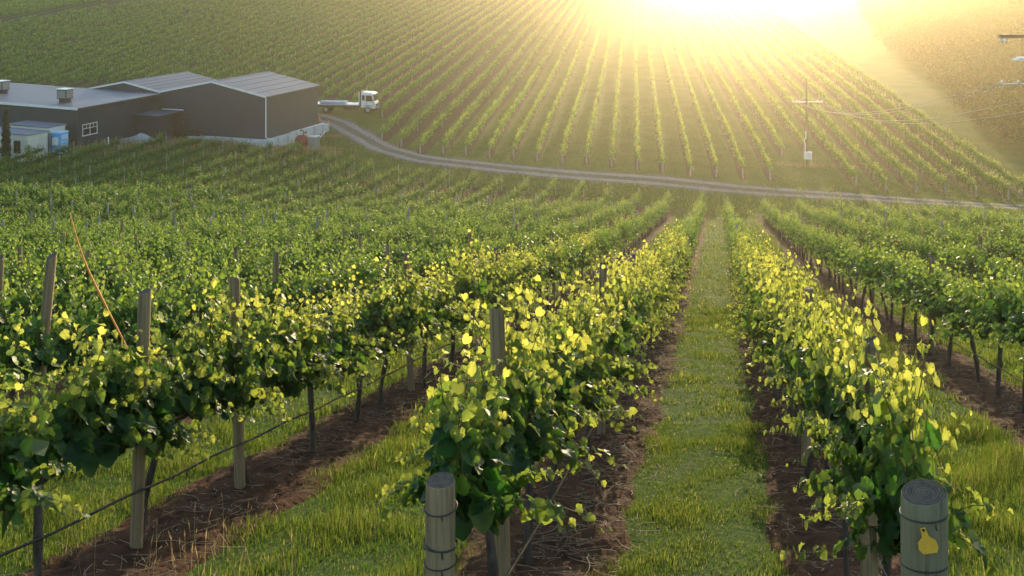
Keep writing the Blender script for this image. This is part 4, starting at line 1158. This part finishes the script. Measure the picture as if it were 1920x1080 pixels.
for a in (-2.45, -1.7, -.9, .9):
    mb = MB(); mb.tube([(a, 0, ht(158) + .036), (a, 0, ht(158) + .1), (a, 0, ht(158) + .17)], [.05, .075, .04], 10); mb.build('insulator', M['porcelain'], pn); near_ins.append((a, 0, ht(158) + .12))
mb = MB(); mb.tube([(-1.25, 0, ht(86)), (-1.25, 0, ht(105))], .015, 6); mb.tube([(-1.25, 0, ht(68)), (-1.25, 0, ht(86))], .015, 6); mb.build('lamp_stem', M['galv'], pn)
mb = MB(); mb.prism([(-1.95, ht(113)), (-.7, ht(113)), (-1.0, ht(107)), (-1.7, ht(107))], 'y', -.2, .2); mb.build('lamp_head', M['whitepaint'], pn)
# stay wire lower, and four lines to the hillside pole
WIRE = ['uppermost thin power line crossing the trees to the hillside pole', 'second power line sagging to the hillside pole', 'third power line sagging low over the hillside rows', 'lowest of the sagging power lines over the hillside rows']
for i, (a, b) in enumerate(zip(ins, near_ins)):
    A = Vector(a) + pw.location; B = Vector(b) + pn.location
    if i == 3: B.z -= .9
    if i == 2: B.z -= .7
    mb = MB(); pts = []
    for t_ in np.linspace(0, 1, 40):
        q = A.lerp(B, t_); q.z -= (1.35 + .1 * i) * 4 * t_ * (1 - t_) * (1.15 - .3 * t_); pts.append(q)
    mb.tube(pts, .013, 5); tag(mb.build('power_line', M['line']), WIRE[i], 'power line')

# ------------------------------------------------------------------ trees
def crown(r, n, shape_fn, lsz, mat, name):
    pos = shape_fn(r, n)
    tip = unit(r.normal(0, 1, (n, 3)) + np.array([0, 0, -.3])); nr = r.normal(0, 1, (n, 3)) + unit(pos * np.array([1, 1, .3])) * 1.0
    nr = unit(nr - tip * (nr * tip).sum(1, keepdims=True))
    V, T = leaves_to_mesh(pos, tip, nr, lsz * r.uniform(.6, 1.4, n), SH0, r)
    return npmesh(name, V, T, mat, {'tone': np.repeat(r.random(n), 4), 'young': np.repeat((r.random(n) < .12) * r.random(n), 4)})
def orchard_shape(r, n):
    nc = 16
    a = r.uniform(0, 2 * PI, nc); rr = 1.35 * np.sqrt(r.random(nc)); c = np.stack([rr * np.cos(a), rr * np.sin(a), r.uniform(1.2, 3.1, nc) - .35 * rr], 1)
    k = r.integers(nc, size=n)
    d = unit(r.normal(0, 1, (n, 3))) * (r.random((n, 1)) ** .4) * np.array([.62, .62, .72]) * r.uniform(.75, 1.25, (nc, 1))[k]
    return c[k] + d
OT = [crown(np.random.default_rng(500 + i), 1500, orchard_shape, .20, M['orchard'], 'crown') for i in range(5)]
OTR = []
for i in range(3):
    mb = MB(); r = np.random.default_rng(600 + i)
    mb.tube([(0, 0, -.3), (.03, .02, .5), (.0, .05, 1.0)], [.13, .10, .09], 8)
    for q in range(4):
        a = q * 1.6 + r.random(); mb.tube([(0, .05, .9), (.4 * math.cos(a), .4 * math.sin(a), 1.5), (.8 * math.cos(a), .8 * math.sin(a), 2.4)], [.07, .05, .02], 6)
    o = mb.build('trunk', M['trunkwood']); OTR.append(o.data); bpy.data.objects.remove(o)
edge = [ground_at(*p)[:2] for p in ((1606, -40), (1622, 40), (1668, 98), (1737, 140), (1780, 184), (1824, 238), (1893, 280), (1980, 310))]
eY = np.array([y for x, y in edge])[::-1]; eX = np.array([x for x, y in edge])[::-1]
trees = []
for j, y in enumerate(np.arange(eY.min() - 1, 322, 5.2)):
    xe = np.interp(y, eY, eX)
    for x in np.arange(xe + .9 + (j % 2) * .4, .575 * y, 3.5 if y < 170 else 3.9):
        trees.append((x + rng.normal(0, .25), y + rng.normal(0, .3)))
trees.sort(key=lambda t: t[1])
if len(trees) > 300: print('orchard trees', len(trees))
for i, (x, y) in enumerate(trees[:300]):
    e = empty('orchard_tree', (x, y, zf(x, y)), rng.uniform(0, 6)); s = rng.uniform(.85, 1.4); e.scale = (s, s, s * rng.uniform(.9, 1.15))
    tag(e, 'round bushy orchard tree in the dense planting beside the hillside vines', 'orchard tree', 'orchard trees on the slope')
    link('crown', OT[rng.integers(5)], e)
    if y < 135: link('trunk', OTR[rng.integers(3)], e)
if len(trees) > 300:
    VV, FF, TT, YY_, o_ = [], [], [], [], 0
    for (x, y) in trees[300:]:
        me = OT[rng.integers(5)]
        co = np.empty(len(me.vertices) * 3, np.float32); me.vertices.foreach_get('co', co); co = co.reshape(-1, 4, 3)[::3] * np.array([1, 1, 1.])
        c0 = co.mean(1, keepdims=True); co = c0 + (co - c0) * 1.7
        co = co.reshape(-1, 3) + np.array([x, y, zf(x, y)])
        VV.append(co); n = len(co) // 4
        FF.append(o_ + (np.arange(n) * 4)[:, None, None] + np.array([[0, 1, 2], [0, 2, 3]])[None]); o_ += len(co)
    V = np.concatenate(VV); Fq = np.concatenate([f.reshape(-1, 3) for f in FF])
    tag(link('orchard', npmesh('orchard', V, Fq, M['orchard'], {'tone': np.repeat(rng.random(len(V) // 4), 4), 'young': np.zeros(len(V))})), 'far orchard trees merging into a bushy mass up the slope', 'orchard', kind='stuff')
# cypress at the site shed
x, y, z = P3(11, 288, 94.5)
cy_ = empty('cypress', (x, y, zf(x, y))); tag(cy_, 'narrow dark cypress standing in front of the cream site shed', 'cypress tree')
def cyp(r, n):
    h = r.random(n) ** .85 * 5.3; rad = .42 * np.sin(np.clip(h / 5.5, .02, 1) ** .55 * PI) ** .7 * (1 + .15 * np.sin(h * 9)); a = r.uniform(0, 2 * PI, n); q = rad * np.sqrt(r.random(n))
    return np.stack([q * np.cos(a), q * np.sin(a), h + .1], 1)
link('crown', crown(np.random.default_rng(3), 5000, cyp, .12, M['cypress'], 'crown'), cy_)
mb = MB(); mb.tube([(0, 0, -.2), (0, 0, 2), (0, 0, 5)], [.1, .07, .02], 8); mb.build('trunk', M['trunkwood'], cy_)
# small shrubs
def shrub(px, py, Y, h, w, label, n=500):
    x, y, z = P3(px, py, Y)
    e = empty('shrub', (x, y, zf(x, y))); tag(e, label, 'shrub')
    fn = lambda r, n: np.stack([r.normal(0, w * .4, n), r.normal(0, w * .4, n), r.uniform(.1, 1, n) * h], 1)
    link('foliage', crown(np.random.default_rng(int(px)), n, fn, .13, M['leaf'], 'foliage'), e)
    mb = MB(); mb.tube([(0, 0, -.1), (.03, 0, h * .8)], [.03, .012], 6); mb.build('stem', M['trunkwood'], e)
shrub(52, 290, 94.2, 2.0, .35, 'young climbing shrub at the corner of the windowed cream shed', 350)
shrub(302, 272, 105., 1.7, .5, 'lone green sapling in the dry grass before the lean-to store')
shrub(553, 283, 107.5, 1.3, 1.1, 'low green bush growing against the concrete wall by the red tank', 900)

# ------------------------------------------------------------------ air
bpy.ops.mesh.primitive_cube_add(size=1)
hz = bpy.context.object; hz.name = 'haze'
zmin = float(GZ.min()) - 1.; ztop = float(GZ.max()) + 3.
hz.scale = (1240, 860, ztop - zmin); hz.location = (0, 290, (ztop + zmin) / 2)
hm = bpy.data.materials.new('haze'); nt, nd, lk = nodes(hm)
out = N(nt, 'ShaderNodeOutputMaterial'); pv = N(nt, 'ShaderNodeVolumePrincipled')
HAZE_DENSITY, HAZE_G = .00053, .872  # golden haze volume added to stand in for lens glare
pv.inputs['Color'].default_value = (1., .90, .67, 1); pv.inputs['Density'].default_value = HAZE_DENSITY; pv.inputs['Anisotropy'].default_value = HAZE_G
lk.new(pv.outputs[0], out.inputs['Volume'])
hz.data.materials.append(hm); hz['kind'] = 'stuff'; hz['label'] = 'golden haze added to the valley air for the lens glow'; hz['category'] = 'haze'

# ------------------------------------------------------------------ light and camera
SUN_EL, SUN_AZ = math.radians(7.0), math.atan((1368 - 960) / F)      # azimuth from +Y towards +X
w = bpy.data.worlds.new('World'); SC.world = w; w.use_nodes = True
nt = w.node_tree; nt.nodes.clear()
out = nt.nodes.new('ShaderNodeOutputWorld'); bg = nt.nodes.new('ShaderNodeBackground'); sk = nt.nodes.new('ShaderNodeTexSky')
sk.sky_type = 'NISHITA'; sk.sun_disc = False; sk.sun_elevation = SUN_EL; sk.sun_rotation = SUN_AZ
bg.inputs[1].default_value = .15
sk.dust_density = .6; sk.ozone_density = 1.6
nt.links.new(sk.outputs[0], bg.inputs[0]); nt.links.new(bg.outputs[0], out.inputs[0])
sl = bpy.data.lights.new('sun', 'SUN'); sl.energy = 2.3; sl.angle = math.radians(.5); sl.color = (1., .80, .52)
so = bpy.data.objects.new('sun', sl); COL.objects.link(so)
sd = Vector((math.sin(SUN_AZ) * math.cos(SUN_EL), math.cos(SUN_AZ) * math.cos(SUN_EL), math.sin(SUN_EL)))
so.rotation_euler = sd.to_track_quat('Z', 'Y').to_euler(); so.location = (0, 0, 60)
cd = bpy.data.cameras.new('camera'); co = bpy.data.objects.new('camera', cd); COL.objects.link(co)
cd.lens = 35.; cd.sensor_width = 36.; cd.shift_y = -(540 - HY) / 1920; cd.clip_end = 3000; cd.clip_start = .05
co.location = (0, 0, CZ); co.rotation_euler = (PI / 2, 0, 0)
SC.camera = co
SC.view_settings.view_transform = 'Standard'; SC.view_settings.look = 'None'; SC.view_settings.gamma = 1; SC.view_settings.exposure = 1.84
cy = SC.cycles
cy.use_denoising = True
cy.max_bounces = 8; cy.transmission_bounces = 5; cy.diffuse_bounces = 3; cy.volume_bounces = 1
cy.use_adaptive_sampling = True; cy.adaptive_threshold = .02
